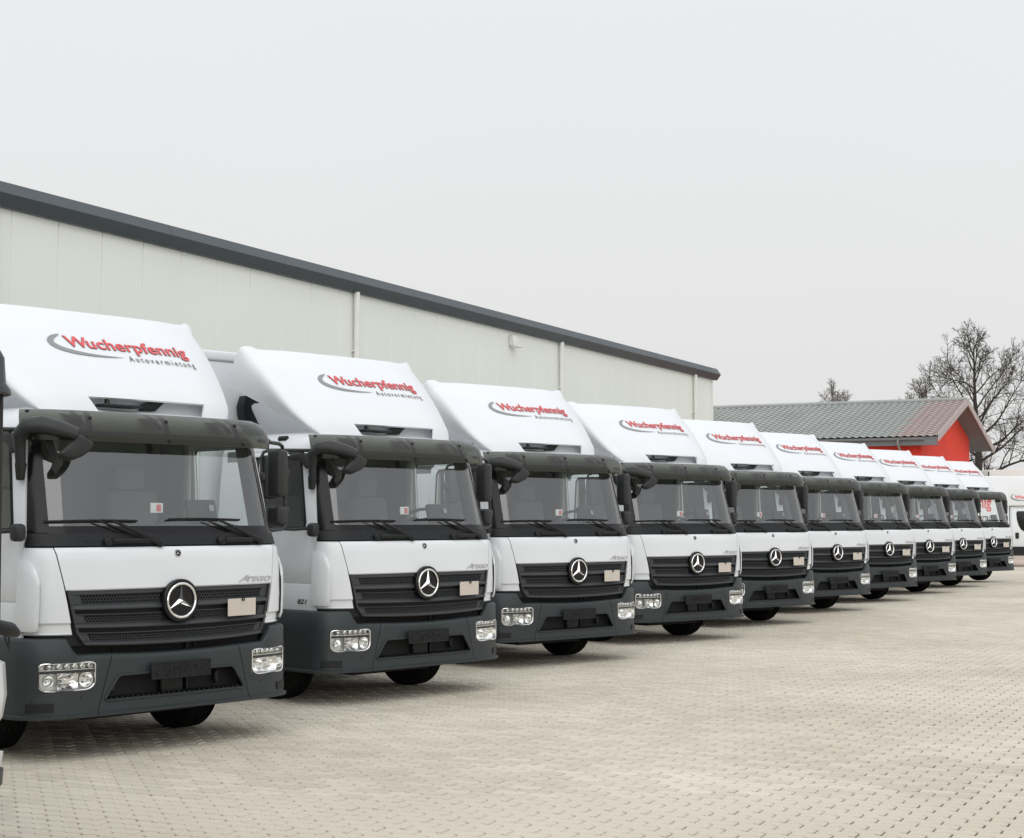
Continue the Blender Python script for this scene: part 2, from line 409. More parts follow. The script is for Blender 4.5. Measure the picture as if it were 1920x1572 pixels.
# roof slabs, fascia, gutter, barge boards
for sgn in (0, 1):
    c0, c1 = (0, RUN) if sgn == 0 else (2*RUN, RUN)
    q = [gp(0, c0, roofz(c0)-0.10), gp(GL, c0, roofz(c0)-0.10), gp(GL, c1, roofz(c1)-0.10), gp(0, c1, roofz(c1)-0.10)]
    b = MB().prism(q, Vector((0, 0, 0.08))); gbuild(b, 'roof_slab', M['soffit'], smooth=0)
    q = [gp(-0.03, c0, roofz(c0)-0.20), gp(-0.03, c1, roofz(c1)-0.20), gp(-0.03, c1, roofz(c1)+0.10), gp(-0.03, c0, roofz(c0)+0.10)]
    b = MB().prism(q, -pH*0.04); gbuild(b, 'barge_board', M['barge'], smooth=0)
b = MB().box(gp(GL/2, 0.02, G0.z-0.22), (GL, 0.04, 0.26), rot=rotG); gbuild(b, 'eaves_board', M['soffit'], smooth=0)
b = MB().box(gp(GL/2, 0.28, G0.z-0.32), (GL, 0.5, 0.03), rot=rotG); gbuild(b, 'soffit', M['soffit'], smooth=0)
b = MB(); P = []
for a in [0.5+i*(GL-0.6)/12 for i in range(13)]:
    P.append([gp(a, -0.08+0.075*math.cos(t), G0.z-0.06+0.075*math.sin(t)) for t in [math.pi+math.pi*i/6 for i in range(7)]])
b.sheet(P, 0.006); gbuild(b, 'gutter', M['zinc'])
b = MB().tube([gp(1.55, -0.08, G0.z-0.12), gp(1.55, -0.08, G0.z-0.28), gp(1.5, 0.42, G0.z-0.75), gp(1.5, 0.44, 0.1)], 0.05, 10); gbuild(b, 'downpipe', M['zinc'])
sl = math.hypot(RUN, RISE); tw, th = 0.30, 0.335
nrow = int(sl/th); ncol = int(GL/tw)
allt = []
ang = math.atan2(RISE, RUN)
up = Vector((0, 0, 1))*math.cos(ang)-dH*math.sin(ang); sdv = dH*math.cos(ang)+Vector((0, 0, 1))*math.sin(ang)
def tile_geo():
    v, f = [], []
    for j, (s_, lift) in enumerate(((0.0, 0.035), (th+0.03, 0.004))):
        for i in range(7):
            t = i/6; h = 0.030*math.sin(2*math.pi*t)*0.8+0.02
            v.append((t*tw*1.02, s_, h+lift))
    for i in range(7): v.append((v[i][0], v[i][1], v[i][2]-0.022))
    f = [(i, i+7, i+8, i+1) for i in range(6)]+[(i+1, i+15, i+14, i) for i in range(6)]
    return v, f
tv, tf = tile_geo()
Bm = Matrix((pH, sdv, up)).transposed()      # local x along ridge, y up slope, z normal
tiles = []
for r in range(nrow+1):
    for c in range(ncol):
        o = G0+pH*(c*tw)+sdv*(r*th-0.04)+up*0.0
        tiles.append((c, r, o))
tiles.sort(key=lambda t: (t[0]))
tm = {}; far = {'tile': MB(), 'tile_red': MB()}
for i, (c, r, o) in enumerate(tiles):
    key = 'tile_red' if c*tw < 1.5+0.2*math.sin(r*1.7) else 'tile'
    if i < 300:
        if key not in tm:
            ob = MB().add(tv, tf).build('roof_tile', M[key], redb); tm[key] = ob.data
        else:
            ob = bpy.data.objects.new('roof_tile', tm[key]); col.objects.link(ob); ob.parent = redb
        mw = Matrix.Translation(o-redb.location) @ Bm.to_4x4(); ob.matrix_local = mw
    else:
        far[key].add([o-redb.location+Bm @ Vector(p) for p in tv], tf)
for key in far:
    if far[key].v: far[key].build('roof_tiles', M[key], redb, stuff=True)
b = MB().tube([gp(-0.02, RUN, G0.z+RISE+0.06), gp(GL, RUN, G0.z+RISE+0.06)], 0.10, 10); gbuild(b, 'ridge_cap', M['tile'])
b = MB().box(gp(13.6, 4.9, roofz(4.9)+0.16), (0.9, 0.35, 0.06), rot=rotG).box(gp(13.2, 4.9, roofz(4.9)+0.1), (0.06, 0.3, 0.2), rot=rotG).box(gp(14, 4.9, roofz(4.9)+0.1), (0.06, 0.3, 0.2), rot=rotG)
gbuild(b, 'roof_step', M['gatedark'])

# ------------------------------------------------------------------ bare trees
def tree(x, y, h, seed, m, label, spread=0.55, depth=6, trunk=0.3, cat='tree', clear=0.3, rmin=0.006, group=None):
    rg = random.Random(seed); t = tag(empty('bare_tree', (x, y, 0)), label, cat, group)
    tr, cr_ = MB(), MB()
    # trunk
    n = 12; pts = []; p = Vector((0, 0, -0.2)); dx = Vector((0, 0, 1))
    for i in range(n+1):
        pts.append(p.copy()); p = p+dx*(h*0.86/n); dx = (dx+Vector((rg.uniform(-.05, .05), rg.uniform(-.05, .05), 0))).normalized()
    rads = [trunk*(1-0.93*(i/n)**0.8) for i in range(n+1)]; rads[0] = trunk*1.3
    tr.tube(pts, rads, 9); tr.build('trunk', m, t, smooth=60)
    def grow(p, d, L, r, lev):
        k = (8, 6, 5, 3)[lev]; q = p.copy(); ps, rs = [q.copy()], [r]; roll = rg.uniform(0, 6.28)
        for i in range(k):
            w_ = (.10, .13, .17, .2)[lev]
            d = (d+Vector((rg.gauss(0, w_), rg.gauss(0, w_), rg.gauss(.03, w_)))).normalized()
            q = q+d*(L/k); ps.append(q.copy()); rs.append(max(rmin*(.8, .6, .42, .34)[lev], r*(1-.82*(i+1)/k)))
            if lev < depth and (1 if lev == 0 else 0) <= i < k-(1 if lev > 0 else 0):
                for _ in range(2 if (lev == 0 and i > 2) or rg.random() < (.15, .1, .0, .0)[lev] else 1):
                    roll += 2.4+rg.uniform(-.5, .5)
                    ax = d.orthogonal().normalized(); ax.rotate(Matrix.Rotation(roll, 3, d))
                    nd = d.copy(); nd.rotate(Matrix.Rotation(rg.uniform(R(32), R(58)), 3, ax)); nd = (nd+Vector((0, 0, .10))).normalized()
                    LL = L*rg.uniform(.36, .58)*(1-.40*i/k)
                    if LL > .12: grow(q, nd, LL, max(rmin*(.9, .7, .5, .4)[lev], rs[-1]*.62), lev+1)
        cr_.tube(ps, rs, 5 if lev == 0 else 3)
    nb = 30
    for i in range(nb):
        f = clear+(0.98-clear)*(i/(nb-1)); j = min(n-1, int(f*n)); p = pts[j].lerp(pts[j+1], f*n-j)
        an = i*2.4+rg.uniform(-.4, .4); g_ = (f-clear)/(1-clear)
        el_ = R(lerp(4, 66, g_)+rg.uniform(-9, 9))
        d = Vector((math.cos(an)*math.cos(el_), math.sin(an)*math.cos(el_), math.sin(el_)))
        L = h*spread*(.62+.38*math.sin(math.pi*min(1, g_*1.25)))*(1-.52*g_)*rg.uniform(.82, 1.1)
        grow(p, d, L, max(rmin*2.5, rads[j]*.42), 0)
    cr_.build('crown', m, t, smooth=0); return t
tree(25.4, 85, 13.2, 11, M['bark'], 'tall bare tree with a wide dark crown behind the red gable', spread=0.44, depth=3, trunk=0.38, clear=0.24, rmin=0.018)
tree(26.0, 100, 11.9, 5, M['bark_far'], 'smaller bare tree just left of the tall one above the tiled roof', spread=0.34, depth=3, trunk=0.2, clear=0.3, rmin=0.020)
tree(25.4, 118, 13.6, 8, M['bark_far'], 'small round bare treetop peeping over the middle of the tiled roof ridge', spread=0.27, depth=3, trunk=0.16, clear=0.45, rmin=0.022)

# ------------------------------------------------------------------ the truck, built once (x: image right, y: back, z: up)
Wt = [(.78, 1.105), (1.1, 1.118), (1.5, 1.115), (1.6, 1.105), (2.28, 1.06), (2.38, 1.035), (2.44, 1.01), (2.49, .95), (2.515, .86), (2.53, .72)]
Ft = [(.78, .0), (1.2, .0), (1.45, .025), (1.5, .05), (1.6, .085), (2.28, .265), (2.38, .31), (2.44, .35), (2.49, .43), (2.515, .53), (2.53, .66)]
DD = 0.42
def S(u, z, off=0.0, W=None, F=None, D=DD):
    """cab skin: u in degrees -90..90 round the front, beyond that 1 cm per unit along the side"""
    W = itp(Wt, z) if W is None else W; F = itp(Ft, z) if F is None else F
    sg = 1 if u >= 0 else -1; a = abs(u)
    if a <= 90:
        s_, c_ = math.sin(R(a)), math.cos(R(a)); q = math.sqrt(s_); r = math.sqrt(max(c_, 0))
        x, y = W*q, F+D*(1-r)
        nx, ny = q**3/W, -(r**3)/D
        l = math.hypot(nx, ny) or 1; nx /= l; ny /= l
    else: x, y, nx, ny = W, F+D+(a-90)*0.01, 1, 0
    return Vector((sg*(x+nx*off), y+ny*off, z))
def ux(x, z, W=None):
    W = itp(Wt, z) if W is None else W; q = max(-1, min(1, x/W)); return math.copysign(math.degrees(math.asin(min(1, q*q))), x)
def uy(y, z, F=None, D=DD):
    F = itp(Ft, z) if F is None else F; t = (y-F)/D
    if t <= 0: return 0
    if t < 1: return math.degrees(math.acos((1-t)**2))
    return 90+(y-F-D)*100
def SX(x, z, off=0.0): return S(ux(x, z), z, off)
def ucols(u0, u1, n):
    """even in arc terms: n+1 values u between u0,u1, spaced evenly in x on the flat part"""
    def tox(u): a = abs(u); return math.copysign(math.sqrt(math.sin(R(min(a, 90))))*1.0+max(0, a-90)*0.01+(min(a, 90)/90)*0.3, u)
    lo, hi = u0, u1; t0, t1 = tox(u0), tox(u1); out = []
    for i in range(n+1):
        t = lerp(t0, t1, i/n); a, b = -400, 400
        for _ in range(40):
            m_ = (a+b)/2
            if tox(m_) < t: a = m_
            else: b = m_
        out.append((a+b)/2)
    out[0], out[-1] = u0, u1
    return out
def patch(u0f, u1f, zs, n, off=0.0, thick=0.012, offf=None):
    P = []
    for z in zs:
        us = ucols(u0f(z), u1f(z), n); P.append([S(u, z, offf(u, z) if offf else off) for u in us])
    return MB().sheet(P, thick)
def zr(a, b, n): return [lerp(a, b, i/n) for i in range(n+1)]
seam = lambda z: itp([(.84, .848), (.88, .856), (1.18, .913), (1.5, .974)], z)
door_f = lambda z: itp([(.78, .275), (1.5, .275), (2.34, .43)], z)
win_f = lambda z: itp([(1.5, .40), (1.6, .41), (2.28, .55)], z)
A_in = lambda z: itp([(1.5, .985), (1.6, .975), (2.30, .945)], z)       # windscreen half width

truck = empty('box_truck')
T = truck
# white front panel, corner deflectors
patch(lambda z: -ux(seam(z)-.004, z), lambda z: ux(seam(z)-.004, z), [1.186, 1.195, 1.28, 1.38, 1.45, 1.478, 1.488], 28,
      offf=lambda u, z: 0.020 if 1.19 < z < 1.485 else 0.012, thick=.014).build('front_panel', M['white'], T)
for s in (-1, 1):
    zs = [.885, .892, .95, .965, 1.1, 1.25, 1.38, 1.44, 1.476, 1.487]
    def off_c(u, z):
        return 0.024-(0.02 if z < .955 else 0)*(1) if .89 < z < 1.48 else 0.010
    cp_ = patch(lambda z: s*ux(seam(z)+.004, z), lambda z: s*uy(.262, z), zs, 12, offf=off_c, thick=.014*s).build('corner_panel', M['white'], T)
    # air deflector blade standing proud of the corner, its slots opening towards the middle
    P = []
    for i in range(10):
        t = i/9; row = []
        z1 = itp([(0, 1.26), (.12, 1.335), (.35, 1.385), (.6, 1.40), (1, 1.405)], t); z0 = itp([(0, .93), (.12, .905), (1, .905)], t)
        for j in range(11):
            z = lerp(z0, z1, j/10); u = lerp(ux(1.052, z), uy(.30, z), t)
            row.append(S(s*u, z, (.050 if t < .02 else .056-.022*t) if 0 < j < 10 else .040-.012*t))
        P.append(row)
    bl = MB().sheet(P, -.012*s).build('air_deflector', M['white'], cp_)
    b = MB()
    for zc in (.975, 1.062, 1.15, 1.237):
        b.add([S(s*ux(x, zc), zc+dz, .0265) for dz in (-.036, .036) for x in (1.056, 1.092)], [(0, 1, 3, 2)])
    b.build('air_slot', M['gloss'], cp_, smooth=0)
# dark frame behind the seams
P = [[S(u, z, -.012) for u in ucols(-uy(1.70, z), uy(1.70, z), 40)] for z in [.80, 1.0, 1.18, 1.3, 1.495]]
MB().sheet(P, 0).build('cab_frame', M['void'], T)
# cowl below the windscreen, pillars, header
patch(lambda z: -uy(.268, z), lambda z: uy(.268, z), [1.492, 1.50, 1.56, 1.588], 30, offf=lambda u, z: 0.016 if z > 1.495 else .006, thick=.012).build('cowl_panel', M['black'], T)
for s in (-1, 1):
    patch(lambda z: s*ux(A_in(z), z), lambda z: s*uy(door_f(z)-.012, z), [1.592, 1.7, 1.85, 2.0, 2.15, 2.30, 2.40], 6, off=.004, thick=.02*s).build('windscreen_pillar', M['gloss'], T)
patch(lambda z: -ux(A_in(z), z), lambda z: ux(A_in(z), z), [2.265, 2.30, 2.40], 20, off=.002, thick=.02).build('windscreen_header', M['gloss'], T)
P = [[S(u, z, 0.0) for u in ucols(-ux(A_in(z)+.005, z), ux(A_in(z)+.005, z), 24)] for z in zr(1.585, 2.275, 8)]
MB().sheet(P, 0).build('windscreen', M['windscreen'], T)
# black printed border at the foot of the glass
P = [[S(u, z, .003) for u in ucols(-ux(A_in(z)+.004, z), ux(A_in(z)+.004, z), 24)] for z in (1.588, 1.640)]
MB().sheet(P, 0).build('glass_border', M['gloss'], T)
# roof
rzs = [2.335, 2.38, 2.41, 2.44, 2.47, 2.49, 2.503, 2.515, 2.524, 2.53]
P = [[S(u, z, .006 if z < 2.4 else 0) for u in ucols(-uy(1.76, z), uy(1.76, z), 44)] for z in rzs]
rf = MB().sheet(P, 0)
rf.add(P[-1], [tuple(range(len(P[-1])))])
rf.add([P[i][j] for i in range(len(P)) for j in (0, -1)], [(2*i, 2*i+1, 2*i+3, 2*i+2) for i in range(len(P)-1)])
roof = rf.build('roof_panel', M['white'], T, smooth=50)
for s in (-1, 1):
    pp = S(s*uy(.90, 2.455), 2.455, .006)
    MB().box(pp, (.05, .13, .05), bev=.012, rot=Matrix.Rotation(R(-s*40), 3, 'Y')).build('marker_lamp', M['black'], roof)
# doors with windows, rear quarter panels
for s in (-1, 1):
    zs = [.775, .785, .93, 1.085, 1.10, 1.118, 1.3, 1.5, 1.60, 1.62, 1.8, 2.0, 2.2, 2.27, 2.31, 2.335]
    def cy(v, z):
        k = [door_f(z), win_f(z)-.02, win_f(z), win_f(z)+.28, win_f(z)+.56, 1.25, 1.27, 1.38]; return k[v]
    P = [[S(s*uy(cy(v, z), z), z, (.014 if .78 < z < 1.09 or 1.11 < z else .006) if .78 < z < 2.33 else 0) for v in range(8)] for z in zs]
    d = MB().sheet(P, .02*s, skip=lambda i, j: 9 <= i <= 12 and 2 <= j <= 4).build('door', M['white'], T)
    P = [[S(s*uy(lerp(win_f(z)-.01, 1.26, j/6), z), z, .004) for j in range(7)] for z in (1.612, 1.8, 2.0, 2.2, 2.28)]
    MB().sheet(P, 0).build('door_window', M['sideglass'], d)
    rim_ = [S(s*uy(y, z), z, .016) for y, z in [(win_f(1.62)+.03, 1.615), (1.22, 1.615), (1.262, 1.66), (1.262, 2.23), (1.23, 2.275), (win_f(2.27)+.05, 2.275), (win_f(2.24)+.0, 2.235), (win_f(1.66), 1.66), (win_f(1.62)+.03, 1.615)]]
    MB().tube(rim_, .013, 6).build('window_seal', M['black'], d)
    MB().box(S(s*uy(1.25, 1.36), 1.36, .03), (.03, .17, .05), bev=.01).build('handle', M['black'], d)
    # side number on the door
    if True:
        def fn(x, y, dpt, s=s): return S(s*uy(.62-.005-x if s > 0 else .345+.0+(.17-x), .915), .915+y, .018)
        v, f = text_map('821', fn, w=.135, h=.062, bold=.02, shear=.25)
        MB().add(v, f).build('lettering', M['blackprint'], d, smooth=0)
    P = [[S(s*uy(lerp(1.39, 1.76, j/3), z), z, .010) for j in range(4)] for z in (.80, 1.2, 1.6, 2.0, 2.335)]
    MB().sheet(P, .02*s).build('quarter_panel', M['white'], T)
    # steps and dark lower cab side
    b = MB().box((s*1.10, 1.0, .60), (.10, .95, .34), bev=.03).box((s*1.12, .98, .40), (.12, .5, .05), bev=.015).box((s*1.12, .98, .62), (.13, .5, .03), bev=.01)
    b.build('cab_step', M['dark'], T)
    b = MB(); P = []
    for a in range(0, 181, 15):
        P.append([(s*x, 1.18+.50*math.cos(R(a)), .40+.50*math.sin(R(a))) for x in (.78, 1.16)])
    b.sheet(P, .02).build('mudguard', M['black'], T)
# cab interior
b = MB().box((0, 1.70, 1.65), (2.06, .05, 1.62), bev=.01).box((0, 1.0, 1.02), (2.1, 1.3, .05)).box((0, 1.15, 2.36), (1.9, 1.1, .04), bev=.02)
inn = b.build('cab_interior', M['interior'], T)
for s in (-1, 1):
    b = MB().box((s*1.04, .90, 1.30), (.05, .98, .58), bev=.02); b.build('door_trim', M['interior'], inn)
    P = [[Vector((s*(itp(Wt, z)-.05), win_f(z)+dy, z)) for dy in (-.09, .0, .055)] for z in (1.58, 1.8, 2.0, 2.2, 2.3)]
    MB().sheet(P, .02).build('pillar_trim', M['black'], inn)
    b = MB().box((s*1.035, 1.30, 1.92), (.05, .07, .80), bev=.015); b.build('pillar_trim', M['interior_light'], inn)
    b = MB().box((s*1.04, 1.52, 1.85), (.05, .35, 1.0), bev=.015); b.build('quarter_trim', M['interior'], inn)
    for t in (0,):
        st = MB().box((s*.58, 1.15, 1.28), (.50, .50, .16), bev=.05, seg=2).box((s*.58, 1.44, 1.62), (.48, .14, .62), bev=.05, seg=2, rot=Matrix.Rotation(R(-8), 3, 'X')).box((s*.58, 1.50, 2.03), (.28, .10, .20), bev=.04, seg=2)
        st.build('seat', M['seat'], T)
P = []
for x in [-1.03+i*2.06/16 for i in range(17)]:
    hump = .085*math.exp(-((x-.55)/.32)**2)
    yf = SX(max(-.98, min(.98, x)), 1.6).y+.03
    P.append([(x, yf, 1.50), (x, yf+.02, 1.585), (x, yf+.18, 1.61+hump*.5), (x, yf+.36, 1.63+hump), (x, yf+.46, 1.60+hump), (x, yf+.50, 1.35), (x, yf+.48, 1.05)])
dsh = MB().sheet(P, 0).build('dashboard', M['dash'], T)
ctr = Vector((.58, .78, 1.66)); axis = Vector((0, .62, .78)).normalized()
ring = MB(); pts = []
uu = Vector((1, 0, 0)); vv = axis.cross(uu)
pts = [ctr+uu*.215*math.cos(a)+vv*.215*math.sin(a) for a in [2*math.pi*i/28 for i in range(29)]]
ring.tube(pts, .016, 7); ring.tube([ctr-uu*.21, ctr+uu*.21], .014, 6, flat=2); ring.tube([ctr, ctr-axis*.25], .03, 8); ring.lathe(ctr, axis, [(0.001, .02), (.07, .02), (.075, -.02)], 14)
ring.build('steering_wheel', M['black'], T)
# toll box behind the windscreen, sticker
yb = SX(.2, 1.70).y+.035
b = MB().box((.33, yb+.02, 1.745), (.27, .05, .19), bev=.02, seg=2, rot=Matrix.Rotation(R(-13), 3, 'X')); tb = b.build('toll_device', M['black'], T)
MB().box((.40, yb-.016, 1.775), (.045, .004, .05), bev=.0015, rot=Matrix.Rotation(R(-13), 3, 'X')).build('sticker', M['grey'], tb)
b = MB().box((.02, yb+.16, 1.775), (.11, .012, .075), bev=.002); sk = b.build('notice_card', M['sticker'], T)
MB().box((.035, yb+.152, 1.775), (.04, .003, .05)).build('print', M['red'], sk, smooth=0)
# sun visor with brackets and screws
def V(u, k):      # k 0 bottom .. 1 top
    z, f, w = [itp([(0, a), (.25, b_), (.6, c_), (.85, d_), (1, e_)], k) for a, b_, c_, d_, e_ in ((2.250, 2.315, 2.395, 2.450, 2.478), (.125, .120, .150, .195, .255), (1.125, 1.125, 1.115, 1.09, 1.05))]
    return S(u, z, 0, W=w, F=f, D=.40)
P = [[V(u, k/8) for u in ucols(-80, 80, 40)] for k in range(9)]
vis_ = MB().sheet(P, .006).build('sun_visor', M['visor'], T, smooth=60)
scr = []
for x in (-.665, 0, .665):
    for k in (.10, .72): scr.append((ux(x if k > .5 else x*1.06, 2.4, 1.12), k))
for s in (-1, 1): scr.append((s*72, .3)); scr.append((s*70, .9))
for u, k in scr:
    p = V(u, k); n = (V(u+.5, k)-V(u-.5, k)).cross(V(u, min(1, k+.02))-V(u, max(0, k-.02))).normalized()
    if n.y > 0: n = -n
    MB().lathe(p, n, [(.015, -.004), (.015, .006), (.009, .011), (.001, .011)], 12).build('screw', M['black'], vis_)
for x in (-.665, 0, .665):
    b = MB(); u0 = ux(x-.12, 2.4, 1.12); u1 = ux(x, 2.4, 1.12)
    for uu_ in (u1,):
        P = [[V(uu_+du*.0, k)+Vector((dx, .02, 0)) for dx in (-.022, .022)] for k in (.05, .25, .5, .75, .95) for du in (0,)]
        b.sheet(P, .008)
    P = [[V(u1, .97)+Vector((dx, .025+dy, dz)) for dx in (-.13, .02)] for dy, dz in ((0, -.03), (.10, -.02), (.16, -.01))]
    b.sheet(P, .008)
    P = [[V(u1, k)+Vector((dx-.11*(k), .03, 0)) for dx in (-.03, .015)] for k in (.45, .6, .8, .97)]
    b.sheet(P, .008)
    b.build('bracket', M['bracket'], vis_)
# wipers, washer handles
for pv_, tip, l, r in (((-.144, .055, 1.512), None, (-1.0, .13, 1.672), (-.305, .095, 1.677)), ((.81, .10, 1.52), None, (-.03, .085, 1.690), (.645, .115, 1.685))):
    pr = SX(pv_[0], pv_[2], .045); mid = Vector(((l[0]+r[0])/2+.12, 0, 1.682)); mid = SX(mid.x, mid.z, .045)
    b = MB().tube([pr, pr.lerp(mid, .5)+Vector((0, -.012, .0)), mid], [.021, .015, .009], 8, flat=.7)
    b.tube([pr+Vector((-.06, 0, .015)), mid+Vector((-.12, .01, .0))], .006, 6)
    pts = [SX(lerp(l[0], r[0], i/8), lerp(l[2], r[2], i/8)+.006*math.sin(math.pi*i/8), .022) for i in range(9)]
    b.tube(pts, .0075, 6, flat=1.4)
    pts = [SX(lerp(l[0], r[0], i/8), lerp(l[2], r[2], i/8)+.004*math.sin(math.pi*i/8)-.008, .008) for i in range(9)]
    b.tube(pts, .004, 5)
    b.lathe(pr+Vector((0, .01, 0)), (0, -1, .15), [(.028, -.03), (.028, .012), (.012, .02), (.001, .02)], 12)
    b.build('wiper', M['black'], T)
for x0, x1 in ((-.598, -.238), (.405, .722)):
    pts = [SX(lerp(x0+.05, x1, i/6), 1.533, .034) for i in range(7)]
    b = MB().tube(pts, .021, 10); e0 = SX(x0+.02, 1.528, .03); b.box(e0, (.07, .04, .052), bev=.012)
    b.build('grab_handle', M['black'], T)
for x in (-.72, .28):
    MB().lathe(SX(x, 1.535, .012), (0, -1, .2), [(.026, 0), (.026, .004), (.021, .006), (.001, .006)], 16).build('washer_cap', M['black'], T)
# badge, star emblem
def star(mb, c, r, n3=(0, -1, 0)):
    c = Vector(c)
    for k in range(3):
        a = R(90+120*k)
        tip = c+Vector((math.cos(a)*r, 0, math.sin(a)*r))
        l1 = c+Vector((math.cos(a+R(60))*r*.19, 0, math.sin(a+R(60))*r*.19)); l2 = c+Vector((math.cos(a-R(60))*r*.19, 0, math.sin(a-R(60))*r*.19))
        top = c+Vector((0, -r*.17, 0)); tt = tip+Vector((0, -r*.03, 0))
        mb.add([tip, l1, l2, top, tt], [(0, 4, 3, 1), (4, 0, 2, 3), (1, 3, 2)])
yc = -.042
b = MB().lathe((0, yc, 1.091), (0, -1, 0), [(.158, -.05), (.158, .004), (.150, .012), (.138, .010), (.136, .0), (.001, .0)], 40)
em = b.build('star_emblem', M['gloss'], T)
b = MB().lathe((0, yc, 1.091), (0, -1, 0), [(.124+.0105*math.cos(t)+.0, .010+.0105*math.sin(t)) for t in [2*math.pi*i/10 for i in range(10)]], 48, closed=True)
star(b, (0, yc-.006, 1.091), .122); b.build('chrome_star', M['chrome'], em, smooth=20)
p = SX(0, 1.438, .021)
b = MB().lathe(p, (0, -1, .08), [(.027, -.004), (.027, .002), (.020, .003), (.001, .003)], 24); bd = b.build('round_badge', M['gloss'], T)
b = MB().lathe(p, (0, -1, .08), [(.022, .001), (.0225, .006), (.026, .006), (.0275, .001)], 24); star(b, p+Vector((0, -.004, 0)), .021); b.build('badge_ring', M['satin'], bd, smooth=20)
v, f = text_map('TEGO', lambda x, y, dp: SX(.640+x, 1.212+y, .024+dp*.3), w=.262, h=.052, bold=.012, shear=.35, extrude=.008)
b = MB().add(v, f); v, f = text_map('A', lambda x, y, dp: SX(.556+x, 1.212+y, .024+dp*.3), w=.10, h=.072, bold=.006, shear=.5, extrude=.008); b.add(v, f)
b.build('lettering', M['satin'], T, smooth=0)
# grille
xg = lambda z: itp([(.80, .765), (.83, .80), (.88, .835), (1.183, .905)], z)
def GS(v, z, off):
    x = v*xg(z); zz = z-.022*(1-v*v)*((1.183-z)/.383)
    return SX(x, max(.79, zz), off) if zz > .79 else Vector((*SX(x, .79, off).xy, zz))
cols = [-1+2*i/30 for i in range(31)]
P = [[GS(v, z, -.045) for v in cols] for z in (1.184, 1.0, .80)]
gr = MB().sheet(P, 0).build('grille', M['void'], T)
def ledge(rows):
    return MB().sheet([[GS(v, z, o) for v in cols] for z, o in rows], 0)
for rows in ([(1.184, -.03), (1.184, .006), (1.158, .010), (1.150, -.004)],
             [(1.092, -.006), (1.084, .012), (1.060, .026), (1.052, .022), (1.050, -.05)],
             [(1.022, -.05), (1.021, .012), (1.016, .014), (1.012, -.004)],
             [(.962, -.006), (.955, .014), (.932, .030), (.925, .026), (.923, -.05)],
             [(.894, -.05), (.893, .014), (.888, .016), (.884, -.004)],
             [(.836, -.006), (.829, .018), (.812, .030), (.803, .026), (.800, -.05)]):
    ledge(rows).build('grille_bar', M['grille'], gr, smooth=50)
RH = .0140
pb = MB()
for zc0, zc1 in ((1.094, 1.152), (.964, 1.014), (.838, .886)):
    nr = 3
    for r_ in range(nr):
        z = lerp(zc0+.009, zc1-.009, r_/(nr-1)); px = RH*math.sqrt(3)
        nx = int((xg(z)-.075)/px)
        # closed strips at both ends
        for j in range(-nx, nx+1):
            x = j*px+(px/2 if r_ % 2 else 0)
            if abs(x) < .15 and zc0 > .9: continue
            vv, ff = [], []
            for rad, of in ((RH*1.02, 0), (RH*.74, -.002), (RH*.74, -.010)):
                for q in range(6):
                    a = R(60*q+30); vv.append(GS((x+rad*math.cos(a))/xg(z), z+rad*math.sin(a), of))
            for rr_ in (0, 1): ff += [(rr_*6+q, rr_*6+(q+1) % 6, rr_*6+6+(q+1) % 6, rr_*6+6+q) for q in range(6)]
            pb.add(vv, ff)
    for s in (-1, 1):
        P = [[GS(s*v, z, .001+.012*(v-.90)/.1*(v > .9)) for v in (.90, .96, 1.0)] for z in (zc0-.004, zc1+.004)]
        pb.sheet(P, 0)
pb.build('perforated_panel', M['grille'], gr, smooth=0, stuff=True)
for s in (-1, 1):
    P = [[GS(s*v, z, o) for v, o in ((.975, .02), (.99, .024), (1.0, .018), (1.0, -.03))] for z in zr(.80, 1.184, 8)]
    MB().sheet(P, 0).build('grille_edge', M['grille'], gr, smooth=50)
# blank beige plate with its clip
b = MB().box((.572, SX(.57, 1.02, .045).y, 1.019), (.292, .006, .131), bev=.002, rot=Matrix.Rotation(R(6), 3, 'Z')); bp = b.build('blank_plate', M['beige'], T)
b = MB().lathe((.578, SX(.57, 1.07, .052).y, 1.078), (0, -1, 0), [(.014, 0), (.014, .006), (.008, .006), (.008, .0)], 12); b.build('clip', M['black'], bp)
# radiator gap under the grille
b = MB().box((0, .12, .77), (1.7, .03, .16))
for i in range(9): b.box((0, .10, .71+i*.014), (1.0, .02, .005))
b.box((.15, .085, .77), (.03, .03, .14), bev=.004).box((.22, .085, .77), (.02, .02, .14), bev=.004)
b.build('radiator', M['void'], T, smooth=0)
# bumper: centre and corners
WB, FB, DB = 1.185, -.018, .43
def ztop(x): return .742-.018*max(0, 1-(x/.6)**2)+.118*sst((abs(x)-.83)/.09)
def BS(u, z, off=0.0): return S(u, z, off, W=WB, F=FB, D=DB)
def bx(x): return ux(x, 1, WB)
seamx = lambda z: itp([(.30, .685), (.34, .670), (.745, .560)], z)
rowsB = [(.300, -.03), (.302, .024), (.322, .026), (.332, .002), (.41, .0), (.495, 0), (.57, 0), (.685, 0), ('t-', -.002), ('t', -.016), ('t+', -.055)]
def rz_(z, x):
    if z == 't-': return ztop(x)-.02
    if z == 't': return ztop(x)-.004
    if z == 't+': return ztop(x)
    return z
def rzn(z): return z if not isinstance(z, str) else .73
inx = lambda z: itp([(.41, .615), (.57, .510)], z)
P = []
for z, of in rowsB:
    zn = rzn(z); sxm = seamx(zn)-.003; ii = min(inx(zn), sxm-.03)
    xs = [-sxm, -(sxm+ii)/2, -ii]+[lerp(-ii, ii, i/12) for i in range(1, 12)]+[ii, (sxm+ii)/2, sxm]
    P.append([BS(bx(x), rz_(z, x), of) for x in xs])
b = MB().sheet(P, .012, skip=lambda i, j: 4 <= i <= 5 and 2 <= j <= 13); bc = b.build('bumper', M['dark'], T, smooth=45)
